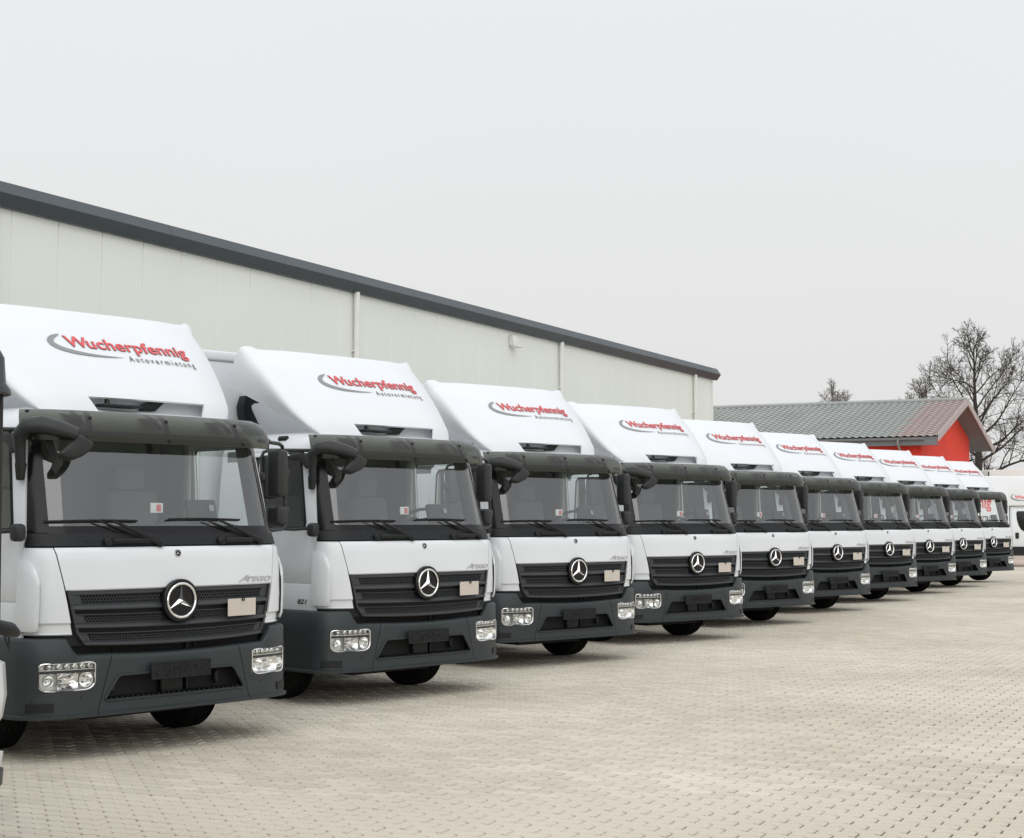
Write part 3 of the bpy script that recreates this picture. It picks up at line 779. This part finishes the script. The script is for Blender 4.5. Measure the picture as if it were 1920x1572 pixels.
# intake recess
fr = [BS(bx(x), z, .006) for x, z in ((-.60, .405), (.60, .405), (.618, .42), (.515, .565), (.49, .578), (-.49, .578), (-.515, .565), (-.618, .42), (-.60, .405))]
fr2 = []
for a, b_ in zip(fr, fr[1:]):
    for i in range(4): fr2.append(a.lerp(b_, i/4))
fr2.append(fr2[0]); fr2 = [BS(bx(p.x), p.z, .004) for p in fr2]
MB().tube(fr2, .009, 6).build('intake_frame', M['dark'], bc)
b = MB().box((0, .11, .49), (1.3, .02, .22))
b.build('intake_back', M['void'], bc, smooth=0)
b = MB().box((0, .075, .49), (.20, .05, .17), bev=.01).box((.14, .08, .49), (.014, .04, .17))
for x in (-.52, .40): b.box((x, .06, .50), (.035, .05, .10), bev=.01)
for i in range(26): b.box((-.56+i*.045, .035, .418), (.016, .08, .014))
b.box((0, .035, .410), (1.18, .09, .008))
b.build('tow_bracket', M['black'], bc)
for s in (-1, 1):
    P = []
    for z, of in rowsB:
        zn = rzn(z); x0 = seamx(zn)+.003
        xs = [x0, .700 if x0 < .695 else x0+.004, .76, .83, .87, .91, .96, 1.02, 1.085]
        us = [bx(x) for x in xs]+[bx(1.125), 76, 84, 90, 96, 108, 120]
        P.append([BS(s*u, rz_(z, BS(u, 0).x), of) for u in us])
    cb = MB().sheet(P, .012*s, skip=lambda i, j: 5 <= i <= 6 and 1 <= j <= 7).build('bumper_corner', M['dark'], T, smooth=45)
    # headlamp
    hl = empty('headlight'); hl.parent = T
    lamp = lambda x, z, off: BS(s*bx(x), z, off)
    x0, x1, z0, z1 = .700, 1.085, .495, .685
    P = [[lamp(lerp(x0-.004, x1+.004, i/10), z, -.055) for i in range(11)] for z in (z0-.004, z1+.004)]
    b = MB().sheet(P, 0)
    for z in (z0-.004, z1+.004): b.sheet([[lamp(lerp(x0-.004, x1+.004, i/10), z, o) for i in range(11)] for o in (-.055, .004)], 0)
    for x in (x0-.004, x1+.004): b.sheet([[lamp(x, z, o) for z in (z0-.004, z1+.004)] for o in (-.055, .004)], 0)
    b.build('lamp_housing', M['lampback'], hl)
    loop = []; fil = MB()
    for kx, kz, a0, rx, rz2 in ((x1, z1, 0, .035, .022), (x0, z1, 90, .045, .022), (x0, z0, 180, .075, .060), (x1, z0, 270, .050, .050)):
        cx_ = kx-rx if kx == x1 else kx+rx; cz_ = kz-rz2 if kz == z1 else kz+rz2; arc = []
        for i in range(7):
            a = R(a0+i*15); arc.append((cx_+rx*math.cos(a), cz_+rz2*math.sin(a)))
        loop += [lamp(x, z, .003) for x, z in arc]
        ex, ez = (.006 if kx == x1 else -.006), (.006 if kz == z1 else -.006)
        pts_ = [lamp(kx+ex, kz+ez, .0035)]+[lamp(x, z, .0035) for x, z in arc]
        fil.add(pts_, [(0, i, i+1) for i in range(1, 7)])
    fil.build('lamp_surround', M['dark'], hl, smooth=0)
    loop.append(loop[0]); MB().tube(loop, .0055, 6).build('lamp_bezel', M['chrome'], hl)
    # corner fillers so that the hole reads as rounded
    MB().tube([lamp(lerp(x0, x1, i/8), .628, -.006) for i in range(9)], .013, 6).build('lamp_divider', M['dark'], hl)
    MB().tube([lamp(lerp(x0, x1, i/8), .639, -.004) for i in range(9)], .005, 6).build('lamp_trim', M['chrome'], hl)
    for i in range(6):
        x = lerp(x0+.03, x1-.05, i/5.4); p = lamp(x, .661, -.03)
        m_ = MB().lathe(p, (0, -1, 0), [(.001, -.02), (.010, -.018), (.017, -.008), (.0205, .008), (.022, .012)], 10)
        m_.build('running_light', M['reflector'], hl)
    p = lamp(1.02, .660, -.022); MB().lathe(p, (0, -1, 0), [(.030, -.02), (.026, .004), (.016, .016), (.001, .02)], 14).build('indicator_bulb', M['satin'], hl)
    for xx, rr_ in ((1.030, .036), (.765, .050)):
        p = lamp(xx, .565, -.012)
        MB().lathe(p, (0, -1, 0), [(.001, -.045), (rr_*.45, -.04), (rr_*.8, -.022), (rr_, .004), (rr_*1.12, .006)], 22).build('reflector_bowl', M['reflector'], hl)
        MB().lathe(p, (0, -1, 0), [(rr_*.36, -.03), (rr_*.33, -.008), (rr_*.2, .004), (.001, .007)], 14).build('bulb', M['reflector'], hl)
    p = lamp(.895, .562, -.012)
    P = []
    for i in range(9):
        t = i/8*2-1; P.append([p+Vector((t*.082, .04*(1-t*t)*(1-q*q)*1.0, q*.056)) for q in [j/4-1 for j in range(9)]])
    b = MB().sheet(P, 0); b.box(p+Vector((0, .015, .004)), (.045, .02, .032), bev=.006)
    for j in range(4): b.box(p+Vector((0, .02, -.045+j*.03)), (.15, .008, .006))
    b.build('reflector_bowl', M['reflector'], hl)
    P = [[lamp(lerp(x0, x1, i/10), z, .002) for i in range(11)] for z in (z0, .59, z1)]
    MB().sheet(P, 0).build('lens', M['lens'], hl)
    b = MB()
    for x, z in ((1.12, .43), (.80, .44), (1.0, .37)):
        pp = BS(s*bx(x), z, .001); b.lathe(pp, (0, -1, 0), [(.007, -.004), (.007, .001), (.001, .001)], 10)
    b.build('bolt', M['black'], cb)
    P = [[BS(s*bx(x), z, .004) for x in (.99, 1.05, 1.09, 1.12, 1.145)] for z in (.352, .412)]
    MB().sheet(P, -.004*s).build('tow_eye_cover', M['black'], cb)
# licence plate carrier with embossed ribs
yp = BS(0, .59, .038).y
b = MB().box((0, yp, .589), (.53, .016, .122), bev=.004)
b.box((0, yp-.009, .645), (.53, .008, .010), bev=.002).box((0, yp-.009, .533), (.53, .008, .010), bev=.002)
for s in (-1, 1): b.box((s*.26, yp-.009, .589), (.010, .008, .12), bev=.002)
rg = random.Random(4)
for i in range(26): b.box((rg.uniform(-.235, .235), yp-.009, .589+rg.choice((-.03, -.01, .01, .03))), (.008, .006, rg.uniform(.02, .05)))
for i in range(8): b.box((rg.uniform(-.22, .22), yp-.0085, .589+rg.uniform(-.025, .025)), (rg.uniform(.02, .05), .005, rg.uniform(.02, .035)), bev=.002)
for i in range(26): b.box((rg.uniform(-.235, .235), yp-.0095, .589+rg.choice((-.036, -.018, 0, .018, .036))), (rg.uniform(.02, .06), .006, .006))
b.build('plate_carrier', M['black'], T)
# mirrors on the near front corner (image left)
arm = [(-1.115, .33, 2.06), (-1.135, .31, 2.18), (-1.165, .27, 2.29), (-1.155, .20, 2.345), (-1.08, .13, 2.355), (-.97, .06, 2.325), (-.875, .0, 2.288)]
b = MB().tube(arm, [.046, .052, .062, .072, .078, .070, .055], 12, flat=.75, up=(0, 0, 1))
b.tube([(-1.10, .36, 1.97), (-1.115, .33, 2.08)], [.030, .044], 8)
fa = b.build('front_mirror_arm', M['mirror_black'], T, smooth=60)
poly = [(-.893, 2.300), (-.855, 2.312), (-.745, 2.254), (-.802, 2.180), (-.914, 2.136), (-.989, 2.146), (-1.040, 2.166), (-.975, 2.222)]
poly = [Vector((x+.015, -.01, z-.022)) for x, z in poly]
MB().prism(poly[::-1], Vector((.03, .11, -.02)), .022).build('front_mirror', M['mirror_black'], fa, smooth=60)
wed = [(-1.01, 2.275), (-.905, 2.263), (-.875, 2.165), (-.822, 2.140), (-.816, 2.085), (-.867, 1.975), (-.913, 2.05), (-.895, 2.084), (-.930, 2.165)]
wed = [Vector((x, .255, z)) for x, z in wed]
MB().prism(wed[::-1], Vector((0, .035, 0)), .010).build('ramp_mirror', M['mirror_black'], fa, smooth=60)
# kerb mirror over the near door
b = MB().tube([(-1.05, .66, 2.30), (-1.12, .66, 2.31), (-1.13, .45, 2.30)], .016, 8)
b.prism([Vector((-1.11, .37, 2.30)), Vector((-1.11, .60, 2.30)), Vector((-1.11, .60, 2.24)), Vector((-1.11, .46, 2.235)), Vector((-1.11, .37, 2.15)), Vector((-1.11, .335, 2.17))][::-1], Vector((-.06, 0, 0)), .014)
b.build('kerb_mirror', M['mirror_black'], T, smooth=60)
b = MB().tube([(-1.10, .30, 1.60), (-1.16, .26, 1.60)], .018, 8); b.box((-1.19, .225, 1.595), (.085, .11, .125), bev=.03, seg=2)
b.build('manoeuvring_mirror', M['mirror_black'], T, smooth=60)
# main rear-view mirrors, both sides
for s in (-1, 1):
    pts = [(1.04, .36, 2.325), (1.22, .46, 2.325), (1.42, .565, 2.322), (1.475, .59, 2.305), (1.50, .60, 2.25), (1.495, .575, 1.95), (1.485, .545, 1.70), (1.47, .535, 1.645), (1.42, .515, 1.61), (1.25, .43, 1.60), (1.09, .36, 1.61)]
    b = MB().tube([(s*x, y, z) for x, y, z in pts], .016, 8)
    rm = b.build('mirror_bracket', M['mirror_black'], T, smooth=60)
    for z0, z1, w in ((1.875, 2.275, .125), (1.635, 1.80, .125)):
        rot = Matrix.Rotation(R(s*12), 3, 'Z')
        b = MB().box((s*1.425, .585, (z0+z1)/2), (w, .15, z1-z0), bev=.035, seg=3, rot=rot)
        mh = b.build('mirror_shell', M['mirror_black'], rm, smooth=60)
        MB().box((s*1.425, .662, (z0+z1)/2), (w-.05, .008, z1-z0-.05), bev=.002, rot=rot).build('mirror_glass', M['chrome'], rm)
    for z in (2.075, 1.755):
        MB().box((s*1.49, .575, z), (.075, .075, .085), bev=.02, seg=2).build('clamp', M['mirror_black'], rm, smooth=60)
# wheels
def wheel(name, x, y, r, w, dual=False):
    o = empty(name, (x, y, r)); o.parent = T; s = 1 if x > 0 else -1
    h = w/2
    pr = [(r*.56, -h*.78), (r*.64, -h*.95), (r*.82, -h*1.0), (r*.93, -h*.96), (r*.985, -h*.80), (r, -h*.6)]
    tread = []
    for i in range(5):
        a = -h*.6+i*h*.3; tread += [(r, a+.004), (r, a+h*.3-.012), (r-.010, a+h*.3-.010), (r-.010, a+h*.3)]
    pr = pr+tread[:-2]+[(q, -z) for q, z in pr[::-1]]
    MB().lathe((0, 0, 0), (1, 0, 0), pr, 40).build('tyre', M['tyre'], o, smooth=30)
    rp = [(.001, h*.35), (.10, h*.35), (.115, h*.2), (.16, h*.15), (r*.50, h*.55), (r*.56, h*.80), (r*.585, h*.84), (r*.57, -h*.8)]
    b = MB().lathe((0, 0, 0), (s, 0, 0), rp, 28)
    for k in range(6):
        a = R(60*k); b.lathe((s*h*.2, .135*math.cos(a), .135*math.sin(a)), (s, 0, 0), [(.012, 0), (.012, .03), (.001, .03)], 6)
    b.build('rim', M['rim'], o)
for s in (-1, 1):
    wheel('wheel', .76 if s > 0 else -.93, 1.0, .39, .26)
    wheel('wheel', s*.93, 5.3, .385, .42)
# chassis, axle, tank, rear guards
b = MB()
for s in (-1, 1): b.box((s*.40, 4.2, .72), (.08, 7.4, .22))
b.box((0, .55, .55), (1.5, .6, .30), bev=.03).box((0, 1.06, .40), (1.7, .12, .14)).box((0, 5.3, .40), (1.6, .16, .16)).box((0, .35, .42), (1.9, .12, .10))
b.box((0, 1.1, .74), (1.4, 1.6, .35)).box((0, 1.25, .46), (1.45, 1.5, .30)).box((0, .33, .36), (2.15, .30, .10)).box((0, 3.6, .50), (1.2, 2.6, .22)).box((0, 1.0, .29), (1.0, 1.1, .14)).box((.86, 2.9, .40), (.5, 1.9, .34)).box((-.86, 2.9, .40), (.5, 1.9, .34))  # low boxes here are added to block light and deepen shade underneath
b.box((.80, 2.9, .62), (.55, 1.1, .50), bev=.06).box((-.80, 2.9, .62), (.55, 1.1, .50), bev=.06)
for s in (-1, 1): b.box((s*1.2, 3.4, .55), (.03, 2.4, .14)).box((s*1.2, 3.4, .78), (.03, 2.4, .14)); b.box((s*1.0, 5.3, .86), (.5, 1.1, .03))
b.build('chassis', M['void'], T, smooth=0)
# box body
L0, L1, ZB, ZT = 1.96, 7.6, .98, 3.37
b = MB().box((0, (L0+L1)/2, (ZB+ZT)/2), (2.48, L1-L0, ZT-ZB), bev=.012)
bb = b.build('box_body', M['white2'], T)
for s in (-1, 1): MB().box((s*1.225, (L0+L1)/2, ZT-.045), (.07, L1-L0+.01, .10), bev=.022, seg=3).build('roof_rail', M['white'], bb)
MB().box((0, L0+.012, ZT-.046), (2.40, .06, .098), bev=.022, seg=3).build('front_cap', M['white'], bb)
MB().box((0, L0+.002, ZT-.100), (2.40, .012, .006)).build('cap_joint', M['grey'], bb, smooth=0)
for s in (-1, 1): MB().lathe((s*1.215, L0+.03, 2.15), (0, 0, 1), [(.001, -1.15), (.045, -1.15), (.045, 1.11), (.001, 1.11)], 12).build('corner_post', M['white'], bb)
# intake duct behind the cab, near side
duct = [Vector((x, 1.80, z)) for x, z in [(-0.748, 2.932), (-0.663, 2.917), (-0.576, 2.863), (-0.628, 2.867), (-0.683, 2.83), (-0.674, 2.793), (-0.573, 2.626), (-0.735, 2.619), (-0.775, 2.74), (-0.785, 2.821)]]
MB().prism(duct, Vector((0, .12, 0)), .006).build('air_duct', M['black'], T)

# roof fairing
Et = [(0, (.85, .53, 2.488)), (.12, (.955, .63, 2.58)), (.25, (1.03, .77, 2.705)), (.5, (1.09, .99, 2.94)), (.75, (1.115, 1.20, 3.155)), (1, (1.13, 1.42, 3.335))]
Ct = [(0, (0, .415, 2.49)), (.12, (0, .475, 2.60)), (.25, (0, .58, 2.73)), (.5, (0, .81, 2.96)), (.75, (0, 1.04, 3.175)), (1, (0, 1.285, 3.350))]
def vitp(tab, s):
    ts = [t for t, _ in tab]; n = len(tab)
    i = 0
    while i < n-2 and s > ts[i+1]: i += 1
    def m_(k):
        if k == 0: return (Vector(tab[1][1])-Vector(tab[0][1]))/(ts[1]-ts[0])
        if k == n-1: return (Vector(tab[-1][1])-Vector(tab[-2][1]))/(ts[-1]-ts[-2])
        return (Vector(tab[k+1][1])-Vector(tab[k-1][1]))/(ts[k+1]-ts[k-1])
    h = ts[i+1]-ts[i]; t = (s-ts[i])/h; p0, p1 = Vector(tab[i][1]), Vector(tab[i+1][1])
    return p0*(2*t**3-3*t*t+1)+m_(i)*h*(t**3-2*t*t+t)+p1*(-2*t**3+3*t*t)+m_(i+1)*h*(t**3-t*t)
def FS(u, s):
    E, C_ = vitp(Et, s), vitp(Ct, s); k = abs(u)**4.5
    p = Vector((E.x*u, C_.y+(E.y-C_.y)*k, C_.z+(E.z-C_.z)*k))
    p.z += .034*sst((abs(u)-.87)/.035)*sst((s-.86)/.12)
    return p
ub = [-1, -.97, -.94, -.905, -.87, -.8, -.7, -.6, -.5, -.4, -.3, -.2, -.1, 0, .1, .2, .3, .4, .5, .62, .7, .8, .87, .905, .94, .97, 1]
sb = [0, .04, .08, .125, .15, .2, .27, .34, .41, .48, .55, .62, .69, .76, .83, .88, .92, .96, 1]
P = []
for s_ in sb:
    E = vitp(Et, s_); Lw = Vector((lerp(.84, 1.125, s_), lerp(.57, 1.62, s_), lerp(2.483, 3.0, s_)))
    if s_ == 1: E2 = FS(1, 1)
    def side(sg, t):
        q = FS(1, s_).lerp(Lw, t); bul = .012*math.sin(math.pi*t)*s_
        return Vector((sg*(q.x+bul), q.y, q.z))
    row = [side(-1, t) for t in (1, .75, .5, .25, .08)]+[FS(u, s_) for u in ub]+[side(1, t) for t in (.08, .25, .5, .75, 1)]
    for _ in range(7):
        r2 = [p.copy() for p in row]
        for c_ in (5, len(row)-6):
            for d_ in range(-4, 6) if c_ == 5 else range(-5, 5):
                k_ = c_+d_
                r2[k_] = row[k_].lerp((row[k_-1]+row[k_+1])*.5, .55*(1-abs(d_)/6.5)*min(1, s_*5)*(1-.75*sst((s_-.84)/.16)))
        row = r2
    P.append(row)
top_row = P[-1][4:-4]
ju = {round(u, 3): i+5 for i, u in enumerate(ub)}
lo, hi = ju[-.5], ju[.62]
fair = MB().sheet(P, .018, skip=lambda i, j: i < 3 and lo <= j < hi).build('roof_fairing', M['white'], T, smooth=75)
# return lip along the top
P2 = [top_row, [p+Vector((-.03*p.x, .10, -.02)) for p in top_row]]
MB().sheet(P2, 0).build('fairing_lip', M['white'], fair, smooth=60)
# recess behind the notch with aerial and bracket
P = [[Vector((x, y, z)) for x in (-.52, .70)] for y, z in ((.60, 2.50), (.62, 2.56), (.66, 2.66))]
MB().sheet(P, .01).build('recess_panel', M['white2'], fair)
b = MB().box((-.20, .50, 2.545), (.34, .14, .022), bev=.008).tube([(-.30, .50, 2.55), (-.30, .52, 2.62)], [.024, .012], 8)
b.build('roof_aerial', M['black'], T)
b = MB().prism([Vector((.02, .52, 2.525)), Vector((.15, .52, 2.525)), Vector((.25, .52, 2.612)), Vector((.11, .52, 2.612)), Vector((.03, .52, 2.57))][::-1], Vector((0, .05, 0)), .006)
b.build('fairing_bracket', M['black'], fair)
# print on the fairing
FLEN = 1.27
def FP(x, t, off=.006):
    s_ = t/FLEN; E = vitp(Et, s_); u = x/E.x; p = FS(u, s_)
    n = (FS(u+.02, s_)-FS(u-.02, s_)).cross(FS(u, s_+.02)-FS(u, s_-.02)).normalized()
    if n.y > 0: n = -n
    return p+n*off
T0 = .708
for bold, of, mm in ((.026, .005, 'outline'), (.014, .008, 'red')):
    dx_ = 0 if bold < .02 else .0025
    v, f = text_map('W', lambda x, y, dp, of=of: FP(-.420-dx_+x, T0+y, of), w=.196+2*dx_, h=.182, bold=bold)
    wb = MB().add(v, f)
    v, f = text_map('ucherpfennig', lambda x, y, dp, of=of: FP(-.234-dx_+x, T0+y, of), w=.952+2*dx_, h=.182, bold=bold, space=1.02)
    wb.add(v, f).build('lettering', M[mm], fair, smooth=0)
v, f = text_map('Autovermietung', lambda x, y, dp: FP(.085+x, T0-.122+y, .006), w=.65, h=.090, bold=.014, space=1.55)
MB().add(v, f).build('lettering', M['outline'], fair, smooth=0)
# swoosh: crescent swept from top left round to a tip under the name
ctrl_o = []; n = 34
sv, sf = [], []
for i in range(n+1):
    t = i/n
    ph = lerp(R(112), R(278), t) if False else None
    # centre line: quarter loop then long tail
    P0, P1, P2, P3 = Vector((-.435, .145, 0)), Vector((-.67, .045, 0)), Vector((-.55, -.120, 0)), Vector((.05, -.085, 0))
    c_ = P0*(1-t)**3+P1*3*t*(1-t)**2+P2*3*t*t*(1-t)+P3*t**3
    dv = (P1-P0)*3*(1-t)**2+(P2-P1)*6*t*(1-t)+(P3-P2)*3*t*t; nn = Vector((-dv.y, dv.x, 0)).normalized()
    wd = .026*math.sin(math.pi*min(1, t**.75))**.8+.0006
    for sg in (-1, 1):
        q = c_+nn*wd*sg; sv.append(FP(q.x, T0+q.y, .006))
for i in range(n): sf.append((2*i, 2*i+1, 2*i+3, 2*i+2))
MB().add(sv, sf).build('swoosh', M['grey'], fair, smooth=0)

# ------------------------------------------------------------------ the row of ten trucks
SPOTS = [(-2.481, 11.616, 48.15), (-.833, 14.912, 47.26), (.752, 18.409, 42.22), (2.55, 21.769, 40.57), (4.199, 25.116, 39.07), (5.964, 28.777, 39.15),
         (7.768, 32.302, 39.42), (9.539, 35.805, 36.5), (11.298, 39.245, 36.33), (13.16, 42.802, 37.7)]
LAB = ['nearest white box truck, its front largest, at the left end of the row',
       'second white box truck from the near end of the row, door number showing',
       'third white box truck from the near end of the row',
       'fourth white box truck from the near end, its fairing below the hall corner',
       'fifth white box truck from the near end, its fairing against the tiled roof end',
       'sixth white box truck from the near end of the row, under the tiled roof',
       'fourth white box truck from the far end of the row, below the grey eaves',
       'third white box truck from the far end, its fairing print cut off at the left',
       'second white box truck from the far end, its fairing before the red wall',
       'farthest white box truck, at the right end of the row beside a van']
for i, (x, y, a) in enumerate(SPOTS):
    o = truck if i == 0 else copy_tree(truck)
    o.location = (x, y, 0); o.rotation_euler = (0, 0, R(a)); tag(o, LAB[i], 'truck', 'white box trucks parked in a row')

# ------------------------------------------------------------------ lorry cut off by the left edge
lw = R(48); corner = Vector((-2.288, 7.0))
lo_ = empty('parked_lorry'); tag(lo_, 'white lorry cut off by the left edge of the picture, nearest to the camera', 'truck')
Wl, Dl = 1.12, .30
def LS(u, z, off=0, F=0.0, W=Wl): return S(u, z, off, W=W, F=F, D=Dl)
def lpatch(name, rows, m, u0=-150, u1=150, n=40, thick=.02, parent=None):
    return MB().sheet([[LS(u, z, o, F=f, W=Wl+dw) for u in ucols(u0, u1, n)] for z, o, f, dw in rows], thick).build(name, m, parent or lo_, smooth=50)
lpatch('cab_front', [(.76, 0, .0, -.01), (.80, .018, 0, 0), (.90, .034, 0, 0), (1.04, .024, 0, 0), (1.055, 0, .0, -.005)], M['white'])
lpatch('lower_panel', [(1.06, 0, .01, -.02), (1.22, 0, .02, -.02)], M['black'])
lpatch('bumper', [(.575, -.02, 0, -.03), (.585, .016, 0, .0), (.645, .024, 0, 0), (.658, -.02, 0, -.02)], M['white'])
lpatch('bumper_skirt', [(.44, -.02, .0, -.02), (.50, .022, 0, 0), (.572, .026, 0, 0), (.577, -.02, 0, -.02)], M['dark'])
lpatch('bumper_recess', [(.66, -.05, .03, -.03), (.79, -.05, .03, -.03)], M['void'])
MB().sheet([[LS(u, z, 0, F=f, W=Wl-.015) for u in ucols(-80, 80, 30)] for z, f in ((1.225, .0), (1.6, .005), (2.0, .01), (2.28, .015))], 0).build('windscreen', M['greenglass'], lo_)
for s in (-1, 1):
    MB().tube([LS(s*u, z, .004, F=f, W=Wl-.012) for u, z, f in ((82, 1.22, .0), (82, 1.6, .005), (82, 2.0, .01), (82, 2.29, .015))], .014, 8).build('rubber_seal', M['rubber'], lo_)
    MB().sheet([[LS(s*u, z, 0, F=f, W=Wl-.02) for u in (84, 90, 110, 150)] for z, f in ((1.22, .0), (1.6, .005), (2.0, .01), (2.5, .05))], 0).build('side_panel', M['white'], lo_)
    MB().lathe((s*.95, 1.2, .42), (1, 0, 0), [(.24, -.12), (.36, -.12), (.42, -.08), (.42, .08), (.36, .12), (.24, .12)], 28).build('tyre', M['tyre'], lo_)
lpatch('sun_visor', [(2.245, .018, .0, .0), (2.252, .027, .0, .0), (2.275, .022, .0, .0), (2.300, .002, .0, 0), (2.42, -.002, .01, 0), (2.455, -.012, .02, -.005), (2.475, -.04, .04, -.02), (2.485, -.10, .08, -.06)], M['mirror_black'], -88, 88, 40, .01)
MB().sheet([[LS(u, z, 0, F=f, W=w) for u in ucols(-150, 150, 30)] for z, f, w in ((2.30, .05, 1.09), (2.46, .10, 1.04), (2.50, .3, .9), (2.52, .6, .6))], 0).build('roof_panel', M['white'], lo_)
b = MB().tube([LS(30, 1.225, .05), LS(48, 1.215, .06), LS(60, 1.195, .07), LS(67, 1.175, .078)], [.022, .034, .034, .020], 10)
b.tube([LS(56, 1.175, .06), LS(59, 1.115, .07), LS(62, 1.10, .06), LS(64, 1.16, .05)], .004, 5)
b.build('wiper_arm', M['black'], lo_)
MB().box((0, 2.0, 1.4), (2.0, 1.6, 1.6)).build('cab_interior', M['interior'], lo_, smooth=0)
MB().box((0, 4.8, 1.9), (2.4, 4.6, 2.0), bev=.02).build('box_body', M['white2'], lo_)
MB().box((0, 3.6, .65), (.9, 5.6, .25)).build('chassis', M['void'], lo_, smooth=0)
cl = LS(62, 1.0, .012)
lo_.rotation_euler = (0, 0, lw)
lo_.location = (corner.x-(cl.x*math.cos(lw)-cl.y*math.sin(lw)), corner.y-(cl.x*math.sin(lw)+cl.y*math.cos(lw)), 0)

# ------------------------------------------------------------------ luton van on the far right, trailer behind it
vn = tag(empty('luton_van', (18.5, 58.0, 0)), 'white luton van seen side-on at the right edge, cab door in view', 'van')
X0 = 17.30-18.5
def vb(mb, name, m, parent=vn, **k): return mb.build(name, m, parent, **k)
bx0, bx1 = X0-2.9, X0+2.9
vbox = vb(MB().box((-1.62, 1.05, 2.02), (3.2, 2.1, 2.62), bev=.05, seg=3).box((1.05, 1.052, 2.77), (2.3, 2.1, 1.10), bev=.05, seg=3), 'box_body', M['white2'])
def vt(x, y, dp): return Vector((x, -.012, y))
v, f = text_map('Wucherpfennig', lambda x, y, d_: Vector((.185+x, -.006, 2.50+y)), w=1.35, h=.17, bold=.03); vb(MB().add(v, f), 'lettering', M['red'], vbox, smooth=0)
sv, sf = [], []
for i in range(25):
    t = i/24; P0, P1, P2, P3 = Vector((.17, 0, 2.68)), Vector((-.05, 0, 2.55)), Vector((.05, 0, 2.38)), Vector((.75, 0, 2.44))
    c_ = P0*(1-t)**3+P1*3*t*(1-t)**2+P2*3*t*t*(1-t)+P3*t**3; wd = .028*math.sin(math.pi*t)+.001
    dv = (P1-P0)*3*(1-t)**2+(P2-P1)*6*t*(1-t)+(P3-P2)*3*t*t; nn = Vector((-dv.z, 0, dv.x)).normalized()
    for sg in (-1, 1): q = c_+nn*wd*sg; sv.append((q.x, -.006, q.z))
vb(MB().add(sv, [(2*i, 2*i+1, 2*i+3, 2*i+2) for i in range(24)]), 'swoosh', M['grey'], vbox, smooth=0)
v, f = text_map('Wucherpfennig', lambda x, y, d_: Vector((-3.30+x, -.006, 2.16+y)), w=2.62, h=.60, bold=.03); vb(MB().add(v, f), 'lettering', M['red'], vbox, smooth=0)
v, f = text_map('Autovermietung', lambda x, y, d_: Vector((-2.52+x, -.006, 1.72+y)), w=1.80, h=.26, bold=.015, space=1.5); vb(MB().add(v, f), 'lettering', M['grey'], vbox, smooth=0)
pr = [(.05, .42), (2.75, .42), (2.85, .60), (2.80, 1.05), (2.05, 1.28), (1.45, 2.16), (.05, 2.20)]
pr = [Vector((x, .12, z)) for x, z in pr]
vcab = vb(MB().prism(pr, Vector((0, 1.8, 0)), .05), 'cab', M['white'])
vb(MB().prism([Vector((x, .10, z)) for x, z in ((.10, .55), (1.30, .55), (1.30, 1.20), (1.12, 1.35), (.95, 2.10), (.10, 2.10))], Vector((0, .03, 0)), .012), 'door', M['white'], vcab)
wp = [(.30, 2.03), (.265, 1.95), (.285, 1.72), (.345, 1.50), (.44, 1.34), (.58, 1.26), (1.08, 1.26), (1.02, 1.62), (.90, 2.03)]
vb(MB().prism([Vector((x, .085, z)) for x, z in wp], Vector((0, .012, 0)), .003), 'door_window', M['gloss'], vcab)
vb(MB().box((.28, .08, 1.12), (.13, .05, .22), bev=.02), 'handle', M['black'], vcab)
vb(MB().box((.6, .10, .50), (4.4, .06, .22), bev=.02), 'sill', M['black'], vcab)
vb(MB().box((-1.1, .3, .62), (4.0, .5, .18)), 'chassis', M['void'])
for x in (-2.0, 2.0):
    w_ = vb(MB().lathe((x, .28, .34), (0, 1, 0), [(.20, -.11), (.30, -.11), (.34, -.07), (.34, .07), (.30, .11), (.20, .11)], 24), 'tyre', M['tyre'])
    vb(MB().lathe((x, .19, .34), (0, -1, 0), [(.2, -.02), (.18, .0), (.05, -.03), (.001, -.03)], 20), 'rim', M['rim'], w_)
tr_ = tag(empty('box_trailer', (23.1, 75.6, 0)), 'cream white trailer box showing just above the van roof', 'trailer')
tb_ = MB().box((4.6, 1.2, 2.60), (9.2, 2.4, 3.08), bev=.02).build('box_body', M['cream'], tr_)
MB().box((.02, -.01, 3.70), (.06, .04, .70), bev=.01).build('corner_post', M['black'], tb_)
MB().box((4.6, 1.2, .85), (8.8, 1.0, .3)).build('chassis', M['void'], tr_, smooth=0)
for x in (6.2, 7.4):
    MB().lathe((x, .3, .5), (0, 1, 0), [(.25, -.16), (.46, -.16), (.5, -.1), (.5, .1), (.46, .16), (.25, .16)], 24).build('tyre', M['tyre'], tr_)
MB().box((.9, .3, .42), (.12, .12, .84)).build('landing_leg', M['void'], tr_)
